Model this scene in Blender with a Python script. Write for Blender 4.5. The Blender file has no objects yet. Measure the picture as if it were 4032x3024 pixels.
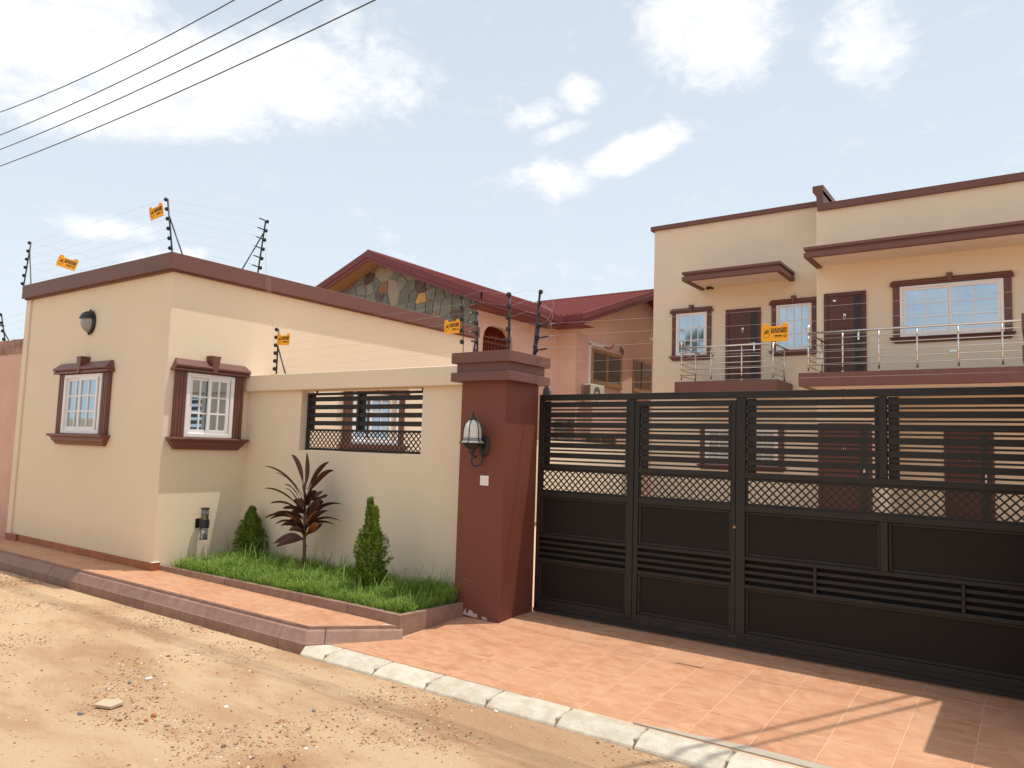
import bpy, bmesh, math, random
from mathutils import Vector, Matrix, noise
random.seed(11)
sc = bpy.context.scene
COL = sc.collection
PI = math.pi

# ------------------------------------------------------------------ camera, sky, sun, exposure
cd = bpy.data.cameras.new('camera'); cam = bpy.data.objects.new('camera', cd); COL.objects.link(cam)
cR = Vector((0.81524613, 0.57822574, 0.03207407)); cU = Vector((0.02394181, -0.08898956, 0.99574477)); cF = Vector((-0.57861951, 0.81100916, 0.08639217))
cam.matrix_world = Matrix(((cR.x, cU.x, -cF.x, 4.1706), (cR.y, cU.y, -cF.y, -6.3185), (cR.z, cU.z, -cF.z, 1.6), (0, 0, 0, 1)))
cd.sensor_width = 36.0; cd.lens = 2938.886 / 4032 * 36; cd.clip_start = 0.05; cd.clip_end = 3000
sc.camera = cam
SUN = Vector((0.20, 0.165, 1.0)).normalized()
sl = bpy.data.lights.new('sun', 'SUN'); so = bpy.data.objects.new('sun', sl); COL.objects.link(so)
sl.energy = 3.15; sl.angle = math.radians(0.5); sl.color = (1.0, 0.95, 0.87)
so.rotation_euler = (-SUN).to_track_quat('-Z', 'Y').to_euler(); so.location = SUN * 60
sc.view_settings.view_transform = 'Standard'; sc.view_settings.look = 'None'
sc.view_settings.exposure = 0.29; sc.view_settings.gamma = 1.0; sc.view_settings.use_curve_mapping = False

BLOBS = [((-0.747, 0.5119, 0.4241), (0.62, 0.7667, 0.1667), (-0.2398, 0.3875, -0.8901), 0.1645, 0.0493), ((-0.6501, 0.612, 0.4504), (0.6211, 0.7694, -0.1491), (-0.4378, 0.1828, -0.8803), 0.0424, 0.0452), ((-0.6674, 0.5698, 0.4795), (0.6963, 0.7059, 0.1302), (-0.2643, 0.4208, -0.8678), 0.0248, 0.0276), ((-0.8094, 0.4171, 0.4133), (0.5328, 0.8176, 0.2184), (-0.2468, 0.397, -0.884), 0.0888, 0.047), ((-0.848, 0.3171, 0.4247), (0.4556, 0.8455, 0.2784), (-0.2708, 0.4296, -0.8614), 0.107, 0.0584), ((-0.8228, 0.4275, 0.3746), (0.523, 0.8275, 0.2044), (-0.2226, 0.3641, -0.9044), 0.1379, 0.0292), ((-0.3085, 0.8049, 0.507), (0.7033, 0.5519, -0.4481), (-0.6405, 0.2183, -0.7363), 0.0706, 0.0597), ((-0.2701, 0.8379, 0.4743), (0.9277, 0.3583, -0.1047), (-0.2577, 0.4118, -0.8741), 0.0272, 0.0326), ((-0.146, 0.8685, 0.4737), (0.9522, 0.2532, -0.1707), (-0.2682, 0.4261, -0.864), 0.0386, 0.0437), ((-0.4604, 0.7702, 0.4413), (0.857, 0.5152, -0.0051), (-0.2313, 0.3759, -0.8973), 0.0219, 0.0184), ((-0.5129, 0.7493, 0.4188), (0.8581, 0.4343, 0.2738), (0.0233, 0.4999, -0.8658), 0.0321, 0.0128), ((-0.5023, 0.791, 0.3492), (0.8464, 0.5324, 0.0115), (-0.1769, 0.3013, -0.937), 0.0448, 0.0203), ((-0.4182, 0.8261, 0.3778), (0.9008, 0.3238, 0.2893), (0.1167, 0.4613, -0.8795), 0.0644, 0.0199), ((-0.8636, 0.4567, 0.2135), (0.4996, 0.8317, 0.242), (-0.067, 0.3157, -0.9465), 0.0276, 0.0088), ((-0.8394, 0.4959, 0.2224), (0.5295, 0.8384, 0.1292), (-0.1224, 0.2262, -0.9664), 0.0191, 0.0079), ((-0.4898, 0.7738, 0.4017), (0.8709, 0.4128, 0.2667), (0.0406, 0.4804, -0.8761), 0.0352, 0.0082), ((-0.8788, 0.4135, 0.2382), (0.4373, 0.8976, 0.055), (-0.1911, 0.1525, -0.9697), 0.0483, 0.0107)]
world = bpy.data.worlds.new('World'); sc.world = world; world.use_nodes = True
wt = world.node_tree; wn = wt.nodes; wl = wt.links
bgn = wn['Background']
def wmath(op, a, b=None, c=None, clamp=False):
    n = wn.new('ShaderNodeMath'); n.operation = op; n.use_clamp = clamp
    for i, q in enumerate((a, b, c)):
        if q is None: continue
        if isinstance(q, (int, float)): n.inputs[i].default_value = q
        else: wl.new(q, n.inputs[i])
    return n.outputs[0]
def wdot(a, vec):
    n = wn.new('ShaderNodeVectorMath'); n.operation = 'DOT_PRODUCT'; wl.new(a, n.inputs[0]); n.inputs[1].default_value = vec
    return n.outputs['Value']
sky = wn.new('ShaderNodeTexSky'); sky.sky_type = 'NISHITA'; sky.sun_disc = False
sky.sun_elevation = math.radians(75.4); sky.sun_rotation = math.atan2(0.20, 0.165)
sky.air_density = 1.0; sky.dust_density = 2.2; sky.ozone_density = 1.2
tc = wn.new('ShaderNodeTexCoord'); G = tc.outputs['Generated']
def wnoise(scale, detail, rough, off=(0, 0, 0), dist=0.0):
    mp = wn.new('ShaderNodeMapping'); wl.new(G, mp.inputs[0]); mp.inputs['Location'].default_value = off
    mp.inputs['Scale'].default_value = (1, 1, 1.7)
    n = wn.new('ShaderNodeTexNoise'); wl.new(mp.outputs[0], n.inputs['Vector']); n.inputs['Scale'].default_value = scale
    n.inputs['Detail'].default_value = detail; n.inputs['Roughness'].default_value = rough; n.inputs['Distortion'].default_value = dist
    return n
n_edge = wnoise(11, 9, 0.62, (3, 1, 5), 0.35)
n_far = wnoise(3.2, 9, 0.6, (7, 2, 4), 0.3)
n_in = wnoise(16, 6, 0.6, (1, 9, 2)); n_fine = wnoise(34, 8, 0.65, (4, 4, 8), 0.6)
mask = None
for c, t1, t2, rx, ry in BLOBS:
    dc = wdot(G, c)
    a = wmath('DIVIDE', wdot(G, t1), rx * 1.15); b = wmath('DIVIDE', wdot(G, t2), ry * 1.2)
    r2 = wmath('ADD', wmath('MULTIPLY', a, a), wmath('MULTIPLY', b, b))
    g = wmath('MULTIPLY', wmath('SUBTRACT', 1.0, r2), wmath('GREATER_THAN', dc, 0.3))
    g = wmath('MAXIMUM', wmath('MULTIPLY', g, 2.1 if rx > 0.06 else 1.25), -1.2)
    mask = g if mask is None else wmath('SMOOTH_MAX', mask, g, 0.15)
# everywhere else the sky carries the same loose broken cloud
behind = wmath('MULTIPLY', wmath('SUBTRACT', n_far.outputs[0], 0.52), 5.0)
front = wmath('GREATER_THAN', wdot(G, tuple(cF)), 0.62)
elsewhere = wmath('SUBTRACT', behind, wmath('MULTIPLY', front, 3.0))
mask = wmath('MAXIMUM', mask, elsewhere)
dens = wmath('ADD', wmath('ADD', mask, wmath('MULTIPLY', wmath('SUBTRACT', n_edge.outputs[0], 0.5), 5.0)), wmath('MULTIPLY', wmath('SUBTRACT', n_fine.outputs[0], 0.5), 3.4))
cr = wn.new('ShaderNodeMapRange'); cr.interpolation_type = 'SMOOTHSTEP'; wl.new(dens, cr.inputs[0])
cr.inputs[1].default_value = -0.9; cr.inputs[2].default_value = 2.4
sep = wn.new('ShaderNodeSeparateXYZ'); wl.new(G, sep.inputs[0])
hz = wn.new('ShaderNodeMapRange'); wl.new(sep.outputs[2], hz.inputs[0]); hz.inputs[1].default_value = 0.0; hz.inputs[2].default_value = 0.75
hz.inputs[3].default_value = 0.86; hz.inputs[4].default_value = 0.55
veil = wn.new('ShaderNodeMix'); veil.data_type = 'RGBA'; wl.new(hz.outputs[0], veil.inputs['Factor']); wl.new(sky.outputs[0], veil.inputs['A'])
veil.inputs['B'].default_value = (7.35, 8.1, 8.8, 1)
cmix = wn.new('ShaderNodeMix'); cmix.data_type = 'RGBA'
wl.new(wmath('MULTIPLY', cr.outputs[0], 0.93), cmix.inputs['Factor']); wl.new(veil.outputs['Result'], cmix.inputs['A'])
ccol = wn.new('ShaderNodeMix'); ccol.data_type = 'RGBA'; wl.new(n_in.outputs[0], ccol.inputs['Factor'])
ccol.inputs['A'].default_value = (8.6, 8.7, 8.9, 1); ccol.inputs['B'].default_value = (10.0, 9.8, 9.5, 1)
wl.new(ccol.outputs['Result'], cmix.inputs['B'])
wl.new(cmix.outputs['Result'], bgn.inputs['Color']); bgn.inputs['Strength'].default_value = 0.1

# ------------------------------------------------------------------ mesh helpers
ORG = {}
class MB:
    def __init__(s): s.v = []; s.f = []
    def raw(s, vs, fs):
        k = len(s.v); s.v += [tuple(p) for p in vs]; s.f += [tuple(i + k for i in f) for f in fs]; return s
    def box(s, x0, x1, y0, y1, z0, z1):
        return s.raw([(x0, y0, z0), (x1, y0, z0), (x1, y1, z0), (x0, y1, z0), (x0, y0, z1), (x1, y0, z1), (x1, y1, z1), (x0, y1, z1)],
                     [(0, 3, 2, 1), (4, 5, 6, 7), (0, 1, 5, 4), (1, 2, 6, 5), (2, 3, 7, 6), (3, 0, 4, 7)])
    def prism(s, pts, axis, a0, a1):
        n = len(pts); vs = []
        for a in (a0, a1):
            for p, q in pts:
                vs.append({'x': (a, p, q), 'y': (p, a, q), 'z': (p, q, a)}[axis])
        return s.raw(vs, [tuple(range(n)), tuple(range(2 * n - 1, n - 1, -1))] + [(i, (i + 1) % n, n + (i + 1) % n, n + i) for i in range(n)])
    def tube(s, path, r, n=8, closed=False, rs=None):
        path = [Vector(p) for p in path]; rings = []; up = None
        for i, p in enumerate(path):
            a = path[max(i - 1, 0)]; b = path[min(i + 1, len(path) - 1)]
            t = (b - a).normalized()
            if up is None:
                up = Vector((0, 0, 1)) if abs(t.z) < 0.9 else Vector((0, 1, 0))
            u = t.cross(up).normalized(); w = u.cross(t).normalized(); up = w
            rr = rs[i] if rs else r
            rings.append([p + u * math.cos(2 * PI * k / n) * rr + w * math.sin(2 * PI * k / n) * rr for k in range(n)])
        vs = [v for rg in rings for v in rg]; fs = []
        for i in range(len(rings) - 1):
            for k in range(n):
                fs.append((i * n + k, i * n + (k + 1) % n, (i + 1) * n + (k + 1) % n, (i + 1) * n + k))
        fs.append(tuple(range(n - 1, -1, -1))); fs.append(tuple((len(rings) - 1) * n + k for k in range(n)))
        return s.raw(vs, fs)
    def cyl(s, a, b, r, n=12): return s.tube([a, b], r, n)
    def lathe(s, prof, c=(0, 0, 0), n=24, axis='z'):
        vs = []; fs = []
        for r, h in prof:
            for k in range(n):
                a = 2 * PI * k / n; p = (r * math.cos(a), r * math.sin(a), h)
                if axis == 'y': p = (p[0], p[2], p[1])
                if axis == 'x': p = (p[2], p[0], p[1])
                vs.append((p[0] + c[0], p[1] + c[1], p[2] + c[2]))
        for i in range(len(prof) - 1):
            for k in range(n):
                fs.append((i * n + k, i * n + (k + 1) % n, (i + 1) * n + (k + 1) % n, (i + 1) * n + k))
        fs.append(tuple(range(n - 1, -1, -1))); fs.append(tuple((len(prof) - 1) * n + k for k in range(n)))
        return s.raw(vs, fs)
    def ball(s, c, r, n=16, m=10, sq=(1, 1, 1)):
        vs = [(c[0], c[1], c[2] - r * sq[2])]; fs = []
        for i in range(1, m):
            a = PI * i / m
            for k in range(n):
                b = 2 * PI * k / n
                vs.append((c[0] + r * sq[0] * math.sin(a) * math.cos(b), c[1] + r * sq[1] * math.sin(a) * math.sin(b), c[2] - r * sq[2] * math.cos(a)))
        vs.append((c[0], c[1], c[2] + r * sq[2])); L = len(vs) - 1
        for k in range(n):
            fs.append((0, 1 + (k + 1) % n, 1 + k)); fs.append((L, L - n + k, L - n + (k + 1) % n))
            for i in range(m - 2):
                fs.append((1 + i * n + k, 1 + i * n + (k + 1) % n, 1 + (i + 1) * n + (k + 1) % n, 1 + (i + 1) * n + k))
        return s.raw(vs, fs)
    def sweep(s, path, sec, endcaps=True, ext=None):
        """sec: (offset to the right of travel, z); path in plan, mitred"""
        P = [Vector((p[0], p[1])) for p in path]; dz = [p[2] if len(p) > 2 else 0 for p in path]; n = len(sec); vs = []
        for i, p in enumerate(P):
            d0 = (P[i] - P[i - 1]).normalized() if i > 0 else None
            d1 = (P[i + 1] - P[i]).normalized() if i < len(P) - 1 else None
            if d0 is None: d0 = d1
            if d1 is None: d1 = d0
            n0 = Vector((d0.y, -d0.x)); n1 = Vector((d1.y, -d1.x)); m = (n0 + n1).normalized(); m = m / max(0.3, m.dot(n0))
            for o, z in sec: vs.append((p.x + m.x * o, p.y + m.y * o, z + dz[i]))
        fs = []
        for i in range(len(P) - 1):
            for k in range(n):
                fs.append((i * n + k, i * n + (k + 1) % n, (i + 1) * n + (k + 1) % n, (i + 1) * n + k))
        fs.append(tuple(range(n))); fs.append(tuple((len(P) - 1) * n + k for k in range(n - 1, -1, -1)))
        return s.raw(vs, fs)
    def mesh(s, name, org=(0, 0, 0), smooth=False, recalc=True):
        me = bpy.data.meshes.new(name)
        o = Vector(org)
        me.from_pydata([(p[0] - o.x, p[1] - o.y, p[2] - o.z) for p in s.v], [], s.f)
        if recalc:
            bm = bmesh.new(); bm.from_mesh(me); bmesh.ops.recalc_face_normals(bm, faces=bm.faces[:]); bm.to_mesh(me); bm.free()
        if smooth:
            for p in me.polygons: p.use_smooth = True
        me.update(); return me
    def build(s, name, m, parent=None, smooth=False, bevel=0, raw=False, loc=None, rotz=0, segs=1, recalc=True):
        org = Vector((0, 0, 0))
        if parent is not None and not raw and loc is None: org = ORG.get(parent.name, Vector((0, 0, 0)))
        me = s.mesh(name, org, smooth, recalc)
        return put(name, me, m, parent, bevel, raw, loc, rotz, segs, smooth)
def put(name, me, m, parent=None, bevel=0, raw=False, loc=None, rotz=0, segs=1, smooth=False):
    ob = bpy.data.objects.new(name, me); COL.objects.link(ob)
    if m is not None and not me.materials: me.materials.append(m)
    if parent is not None: ob.parent = parent
    po = ORG.get(parent.name, Vector((0, 0, 0))) if parent is not None else Vector((0, 0, 0))
    if loc is not None:
        ob.location = Vector(loc) - po; ob.rotation_euler = (0, 0, rotz); ORG[ob.name] = Vector(loc)
    else: ORG[ob.name] = po.copy()
    if bevel:
        b = ob.modifiers.new('bevel', 'BEVEL'); b.width = bevel; b.segments = segs; b.limit_method = 'ANGLE'; b.angle_limit = math.radians(38)
    if smooth:
        pass
    return ob
def thing(name, label, cat, loc=(0, 0, 0), group=None, rotz=0):
    o = bpy.data.objects.new(name, None); COL.objects.link(o); o.location = loc; o.rotation_euler = (0, 0, rotz)
    o.empty_display_size = 0.2; ORG[o.name] = Vector(loc)
    return tag(o, label, cat, group)
def tag(o, label, cat=None, group=None):
    o['label'] = label
    if cat: o['category'] = cat
    if group: o['group'] = group
    return o
def struct(o): o['kind'] = 'structure'; return o
def stuff(o, label=None, cat=None):
    o['kind'] = 'stuff'
    if label: o['label'] = label
    if cat: o['category'] = cat
    return o

# ------------------------------------------------------------------ materials
def mat(name, base, rough=0.7, spec=0.4, metal=0.0, var=0.0, vscale=1.5, col2=None, c2scale=6, c2amt=0.5, bump=0.0, bscale=60, bdist=0.01, objvar=0.0, rvar=0.0, island=0.0, coat=0.0):
    m = bpy.data.materials.new(name); m.use_nodes = True; nt = m.node_tree; N = nt.nodes; L = nt.links
    b = N['Principled BSDF']; b.inputs['Roughness'].default_value = rough; b.inputs['Specular IOR Level'].default_value = spec; b.inputs['Metallic'].default_value = metal
    b.inputs['Coat Weight'].default_value = coat
    geo = N.new('ShaderNodeNewGeometry'); pos = geo.outputs['Position']
    rgb = N.new('ShaderNodeRGB'); rgb.outputs[0].default_value = (*base, 1); col = rgb.outputs[0]
    def nz(scale, detail=5, rgh=0.6, vec=pos):
        n = N.new('ShaderNodeTexNoise'); L.new(vec, n.inputs['Vector']); n.inputs['Scale'].default_value = scale; n.inputs['Detail'].default_value = detail; n.inputs['Roughness'].default_value = rgh
        return n.outputs[0]
    if col2:
        mr = N.new('ShaderNodeMapRange'); L.new(nz(c2scale, 6), mr.inputs[0]); mr.inputs[1].default_value = 0.38; mr.inputs[2].default_value = 0.62; mr.inputs[4].default_value = c2amt * 2
        mr.inputs[4].default_value = min(1.0, c2amt)
        mx = N.new('ShaderNodeMix'); mx.data_type = 'RGBA'; L.new(mr.outputs[0], mx.inputs['Factor']); L.new(col, mx.inputs['A']); mx.inputs['B'].default_value = (*col2, 1); col = mx.outputs['Result']
    def vary(fac, amt, c):
        mr = N.new('ShaderNodeMapRange'); L.new(fac, mr.inputs[0]); mr.inputs[3].default_value = 1 - amt; mr.inputs[4].default_value = 1 + amt
        hs = N.new('ShaderNodeHueSaturation'); L.new(mr.outputs[0], hs.inputs['Value']); L.new(c, hs.inputs['Color']); return hs.outputs[0]
    if var: col = vary(nz(vscale, 6, 0.65), var * 2, col)
    if objvar:
        oi = N.new('ShaderNodeObjectInfo'); col = vary(oi.outputs['Random'], objvar, col)
    if island: col = vary(geo.outputs['Random Per Island'], island, col)
    L.new(col, b.inputs['Base Color'])
    if rvar:
        mr = N.new('ShaderNodeMapRange'); L.new(nz(4, 5), mr.inputs[0]); mr.inputs[3].default_value = rough - rvar; mr.inputs[4].default_value = min(1, rough + rvar); L.new(mr.outputs[0], b.inputs['Roughness'])
    if bump:
        bp = N.new('ShaderNodeBump'); bp.inputs['Strength'].default_value = bump; bp.inputs['Distance'].default_value = bdist
        L.new(nz(bscale, 5, 0.7), bp.inputs['Height']); L.new(bp.outputs[0], b.inputs['Normal'])
    return m
def wall_mat(name, base, grime=(0.3, 0.22, 0.14), z0=0.0, zh=0.5, amt=0.35, **kw):
    """painted render with uneven roller marks and splash dirt above its foot"""
    m = mat(name, base, **kw); nt = m.node_tree; N = nt.nodes; L = nt.links; b = N['Principled BSDF']
    src = b.inputs['Base Color'].links[0].from_socket
    geo = N.new('ShaderNodeNewGeometry'); sp = N.new('ShaderNodeSeparateXYZ'); L.new(geo.outputs['Position'], sp.inputs[0])
    n = N.new('ShaderNodeTexNoise'); mp = N.new('ShaderNodeMapping'); L.new(geo.outputs['Position'], mp.inputs[0]); mp.inputs['Scale'].default_value = (5, 5, 1.2)
    L.new(mp.outputs[0], n.inputs['Vector']); n.inputs['Scale'].default_value = 1.3; n.inputs['Detail'].default_value = 8; n.inputs['Roughness'].default_value = 0.7
    mr = N.new('ShaderNodeMapRange'); L.new(sp.outputs[2], mr.inputs[0]); mr.inputs[1].default_value = z0; mr.inputs[2].default_value = z0 + zh; mr.inputs[3].default_value = 1; mr.inputs[4].default_value = 0
    mu = N.new('ShaderNodeMath'); mu.operation = 'MULTIPLY'; L.new(mr.outputs[0], mu.inputs[0]); L.new(n.outputs[0], mu.inputs[1])
    m2 = N.new('ShaderNodeMath'); m2.operation = 'MULTIPLY'; L.new(mu.outputs[0], m2.inputs[0]); m2.inputs[1].default_value = amt
    mx = N.new('ShaderNodeMix'); mx.data_type = 'RGBA'; L.new(m2.outputs[0], mx.inputs['Factor']); L.new(src, mx.inputs['A']); mx.inputs['B'].default_value = (*grime, 1)
    L.new(mx.outputs['Result'], b.inputs['Base Color']); return m
M = {}
M['cream'] = wall_mat('cream_render', (0.755, 0.635, 0.475), grime=(0.44, 0.35, 0.25), rough=0.82, spec=0.25, var=0.035, vscale=0.9, bump=0.25, bscale=90, bdist=0.004)
M['cream_soffit'] = mat('cream_soffit', (0.76, 0.66, 0.56), rough=0.8, spec=0.2, var=0.03)
M['brown'] = mat('brown_trim', (0.155, 0.070, 0.052), rough=0.55, spec=0.4, var=0.05, vscale=2, bump=0.2, bscale=120, bdist=0.003)
M['brown_warm'] = mat('brown_moulding', (0.150, 0.058, 0.040), rough=0.42, spec=0.5, var=0.10, vscale=5, bump=0.25, bscale=70, bdist=0.004)
M['pillar'] = wall_mat('pillar_paint', (0.175, 0.055, 0.032), grime=(0.12, 0.05, 0.035), zh=0.8, amt=0.8, rough=0.6, spec=0.35, var=0.05, vscale=1.5, bump=0.2, bscale=100, bdist=0.003)
M['kerb_brown'] = mat('kerb_brown_paint', (0.27, 0.16, 0.12), rough=0.75, spec=0.3, var=0.08, vscale=6, col2=(0.40, 0.29, 0.22), c2scale=9, c2amt=0.35, bump=0.6, bscale=45, bdist=0.006, objvar=0.07)
M['kerb_white'] = mat('kerb_concrete', (0.60, 0.545, 0.44), rough=0.85, spec=0.25, var=0.08, vscale=5, col2=(0.42, 0.34, 0.24), c2scale=9, c2amt=0.6, bump=1.0, bscale=30, bdist=0.010, objvar=0.08)
M['mortar'] = mat('mortar', (0.42, 0.36, 0.28), rough=0.9, var=0.08, vscale=9, bump=0.7, bscale=60, bdist=0.006)
M['grout'] = mat('grout', (0.62, 0.40, 0.27), rough=0.9, var=0.08, vscale=6)
M['skirt'] = mat('skirting_tile', (0.30, 0.095, 0.04), rough=0.45, spec=0.5, col2=(0.36, 0.14, 0.07), c2scale=8, c2amt=0.6, objvar=0.12)
M['gate'] = mat('gate_black_paint', (0.0215, 0.0185, 0.0165), rough=0.5, spec=0.33, var=0.12, vscale=3, bump=0.12, bscale=50, bdist=0.003, rvar=0.08)
M['gate_sheet'] = mat('gate_black_sheet', (0.0125, 0.0092, 0.0082), rough=0.6, spec=0.25, var=0.15, vscale=1.2, rvar=0.08)
M['white'] = mat('white_frame', (0.80, 0.78, 0.77), rough=0.35, spec=0.5, var=0.02)
M['glass'] = mat('window_glass', (0.40, 0.49, 0.57), rough=0.035, spec=0.6, metal=0.92, var=0.03, vscale=2)
M['glass_dark'] = mat('window_glass_dark', (0.22, 0.22, 0.21), rough=0.05, spec=0.6, metal=0.9)
M['bronze'] = mat('bronze_aluminium', (0.42, 0.26, 0.11), rough=0.42, metal=0.55, var=0.05)
M['steel'] = mat('polished_steel', (0.74, 0.71, 0.67), rough=0.22, metal=1.0, bump=0.05, bscale=30)
M['door'] = mat('mahogany_door', (0.105, 0.028, 0.020), rough=0.4, spec=0.45, col2=(0.075, 0.02, 0.016), c2scale=14, c2amt=0.6)
M['door_stripe'] = mat('black_door_inlay', (0.022, 0.02, 0.02), rough=0.4)
M['black'] = mat('black_plastic', (0.018, 0.018, 0.02), rough=0.4, spec=0.5)
M['iron'] = mat('black_iron', (0.028, 0.026, 0.025), rough=0.5, spec=0.45, bump=0.5, bscale=120, bdist=0.003)
M['wire'] = mat('galvanised_wire', (0.40, 0.36, 0.32), rough=0.6)
M['cable'] = mat('black_cable', (0.05, 0.048, 0.045), rough=0.6)
M['frost'] = mat('frosted_glass', (0.62, 0.60, 0.53), rough=0.3, spec=0.5, var=0.05, vscale=20)
M['lens'] = mat('ribbed_lens', (0.30, 0.30, 0.27), rough=0.25, spec=0.6)
M['yellow'] = mat('yellow_plastic', (0.95, 0.42, 0.012), rough=0.45, spec=0.4)
M['ink'] = mat('black_ink', (0.03, 0.02, 0.012), rough=0.6)
M['pink'] = wall_mat('pink_render', (0.76, 0.52, 0.41), grime=(0.3, 0.19, 0.14), z0=0, zh=1.5, amt=0.5, rough=0.85, spec=0.2, var=0.06, vscale=0.8, col2=(0.73, 0.46, 0.34), c2scale=0.9, c2amt=0.6, bump=0.3, bscale=70, bdist=0.005)
M['orange'] = mat('orange_render', (0.55, 0.17, 0.07), rough=0.8, var=0.06)
M['roof'] = mat('maroon_roof_sheet', (0.20, 0.048, 0.040), rough=0.6, spec=0.2, var=0.09, vscale=1.2, bump=0.1, bscale=9)
M['fascia'] = mat('maroon_fascia', (0.17, 0.045, 0.042), rough=0.5, spec=0.3, var=0.10, vscale=2.5)
M['timber'] = mat('timber_soffit', (0.34, 0.19, 0.10), rough=0.7, var=0.1, vscale=8)
M['rail'] = mat('brown_railing', (0.16, 0.06, 0.035), rough=0.5)
M['ac'] = mat('ac_casing', (0.58, 0.53, 0.42), rough=0.5, var=0.04)
M['stone_mortar'] = mat('stone_mortar', (0.33, 0.29, 0.22), rough=0.9, var=0.08, vscale=8)
STN = [mat('slate_grey', (0.23, 0.235, 0.19), rough=0.75, spec=0.3, col2=(0.15, 0.16, 0.14), c2scale=7, c2amt=0.8, bump=0.7, bscale=18, bdist=0.02, objvar=0.18),
       mat('slate_blue', (0.15, 0.185, 0.175), rough=0.75, spec=0.3, col2=(0.23, 0.23, 0.19), c2scale=6, c2amt=0.6, bump=0.6, bscale=18, bdist=0.02, objvar=0.15),
       mat('slate_brown', (0.095, 0.058, 0.055), rough=0.7, spec=0.3, col2=(0.19, 0.16, 0.13), c2scale=8, c2amt=0.5, bump=0.7, bscale=18, bdist=0.02, objvar=0.2),
       mat('slate_rust', (0.33, 0.12, 0.04), rough=0.75, spec=0.3, col2=(0.19, 0.19, 0.16), c2scale=5, c2amt=0.8, bump=0.6, bscale=18, bdist=0.02, objvar=0.1),
       mat('slate_ochre', (0.58, 0.38, 0.13), rough=0.75, spec=0.3, col2=(0.34, 0.17, 0.06), c2scale=9, c2amt=0.5, bump=0.6, bscale=18, bdist=0.02)]
M['soil'] = mat('garden_soil', (0.10, 0.06, 0.035), rough=0.95, var=0.15, vscale=10)
def leafy(name, base, col2, rough=0.5, trans=0.25, island=0.3, scale=6):
    m = mat(name, base, rough=rough, spec=0.35, col2=col2, c2scale=scale, c2amt=0.7, island=island)
    nt = m.node_tree; N = nt.nodes; L = nt.links; b = N['Principled BSDF']
    t = N.new('ShaderNodeBsdfTranslucent'); L.new(b.inputs['Base Color'].links[0].from_socket, t.inputs['Color'])
    mx = N.new('ShaderNodeMixShader'); mx.inputs[0].default_value = trans
    L.new(b.outputs[0], mx.inputs[1]); L.new(t.outputs[0], mx.inputs[2]); L.new(mx.outputs[0], N['Material Output'].inputs['Surface']); return m
M['grass'] = leafy('grass_blade', (0.21, 0.34, 0.06), (0.34, 0.44, 0.10), trans=0.35, island=0.45, scale=3)
M['thuja'] = leafy('thuja_foliage', (0.11, 0.175, 0.025), (0.25, 0.33, 0.05), trans=0.25, island=0.5, scale=14)
M['cordy'] = leafy('burgundy_leaf', (0.060, 0.020, 0.016), (0.10, 0.035, 0.025), rough=0.33, trans=0.12, island=0.0, scale=5)
M['cordy_old'] = leafy('rusty_leaf', (0.30, 0.10, 0.025), (0.13, 0.05, 0.02), rough=0.4, trans=0.2, island=0.0, scale=9)
M['stem'] = mat('plant_stem', (0.11, 0.05, 0.035), rough=0.7)
M['palm'] = leafy('palm_leaf', (0.05, 0.10, 0.02), (0.08, 0.14, 0.03), trans=0.25)
M['bark'] = mat('palm_bark', (0.2, 0.16, 0.12), rough=0.9, bump=0.5, bscale=20)

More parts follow.
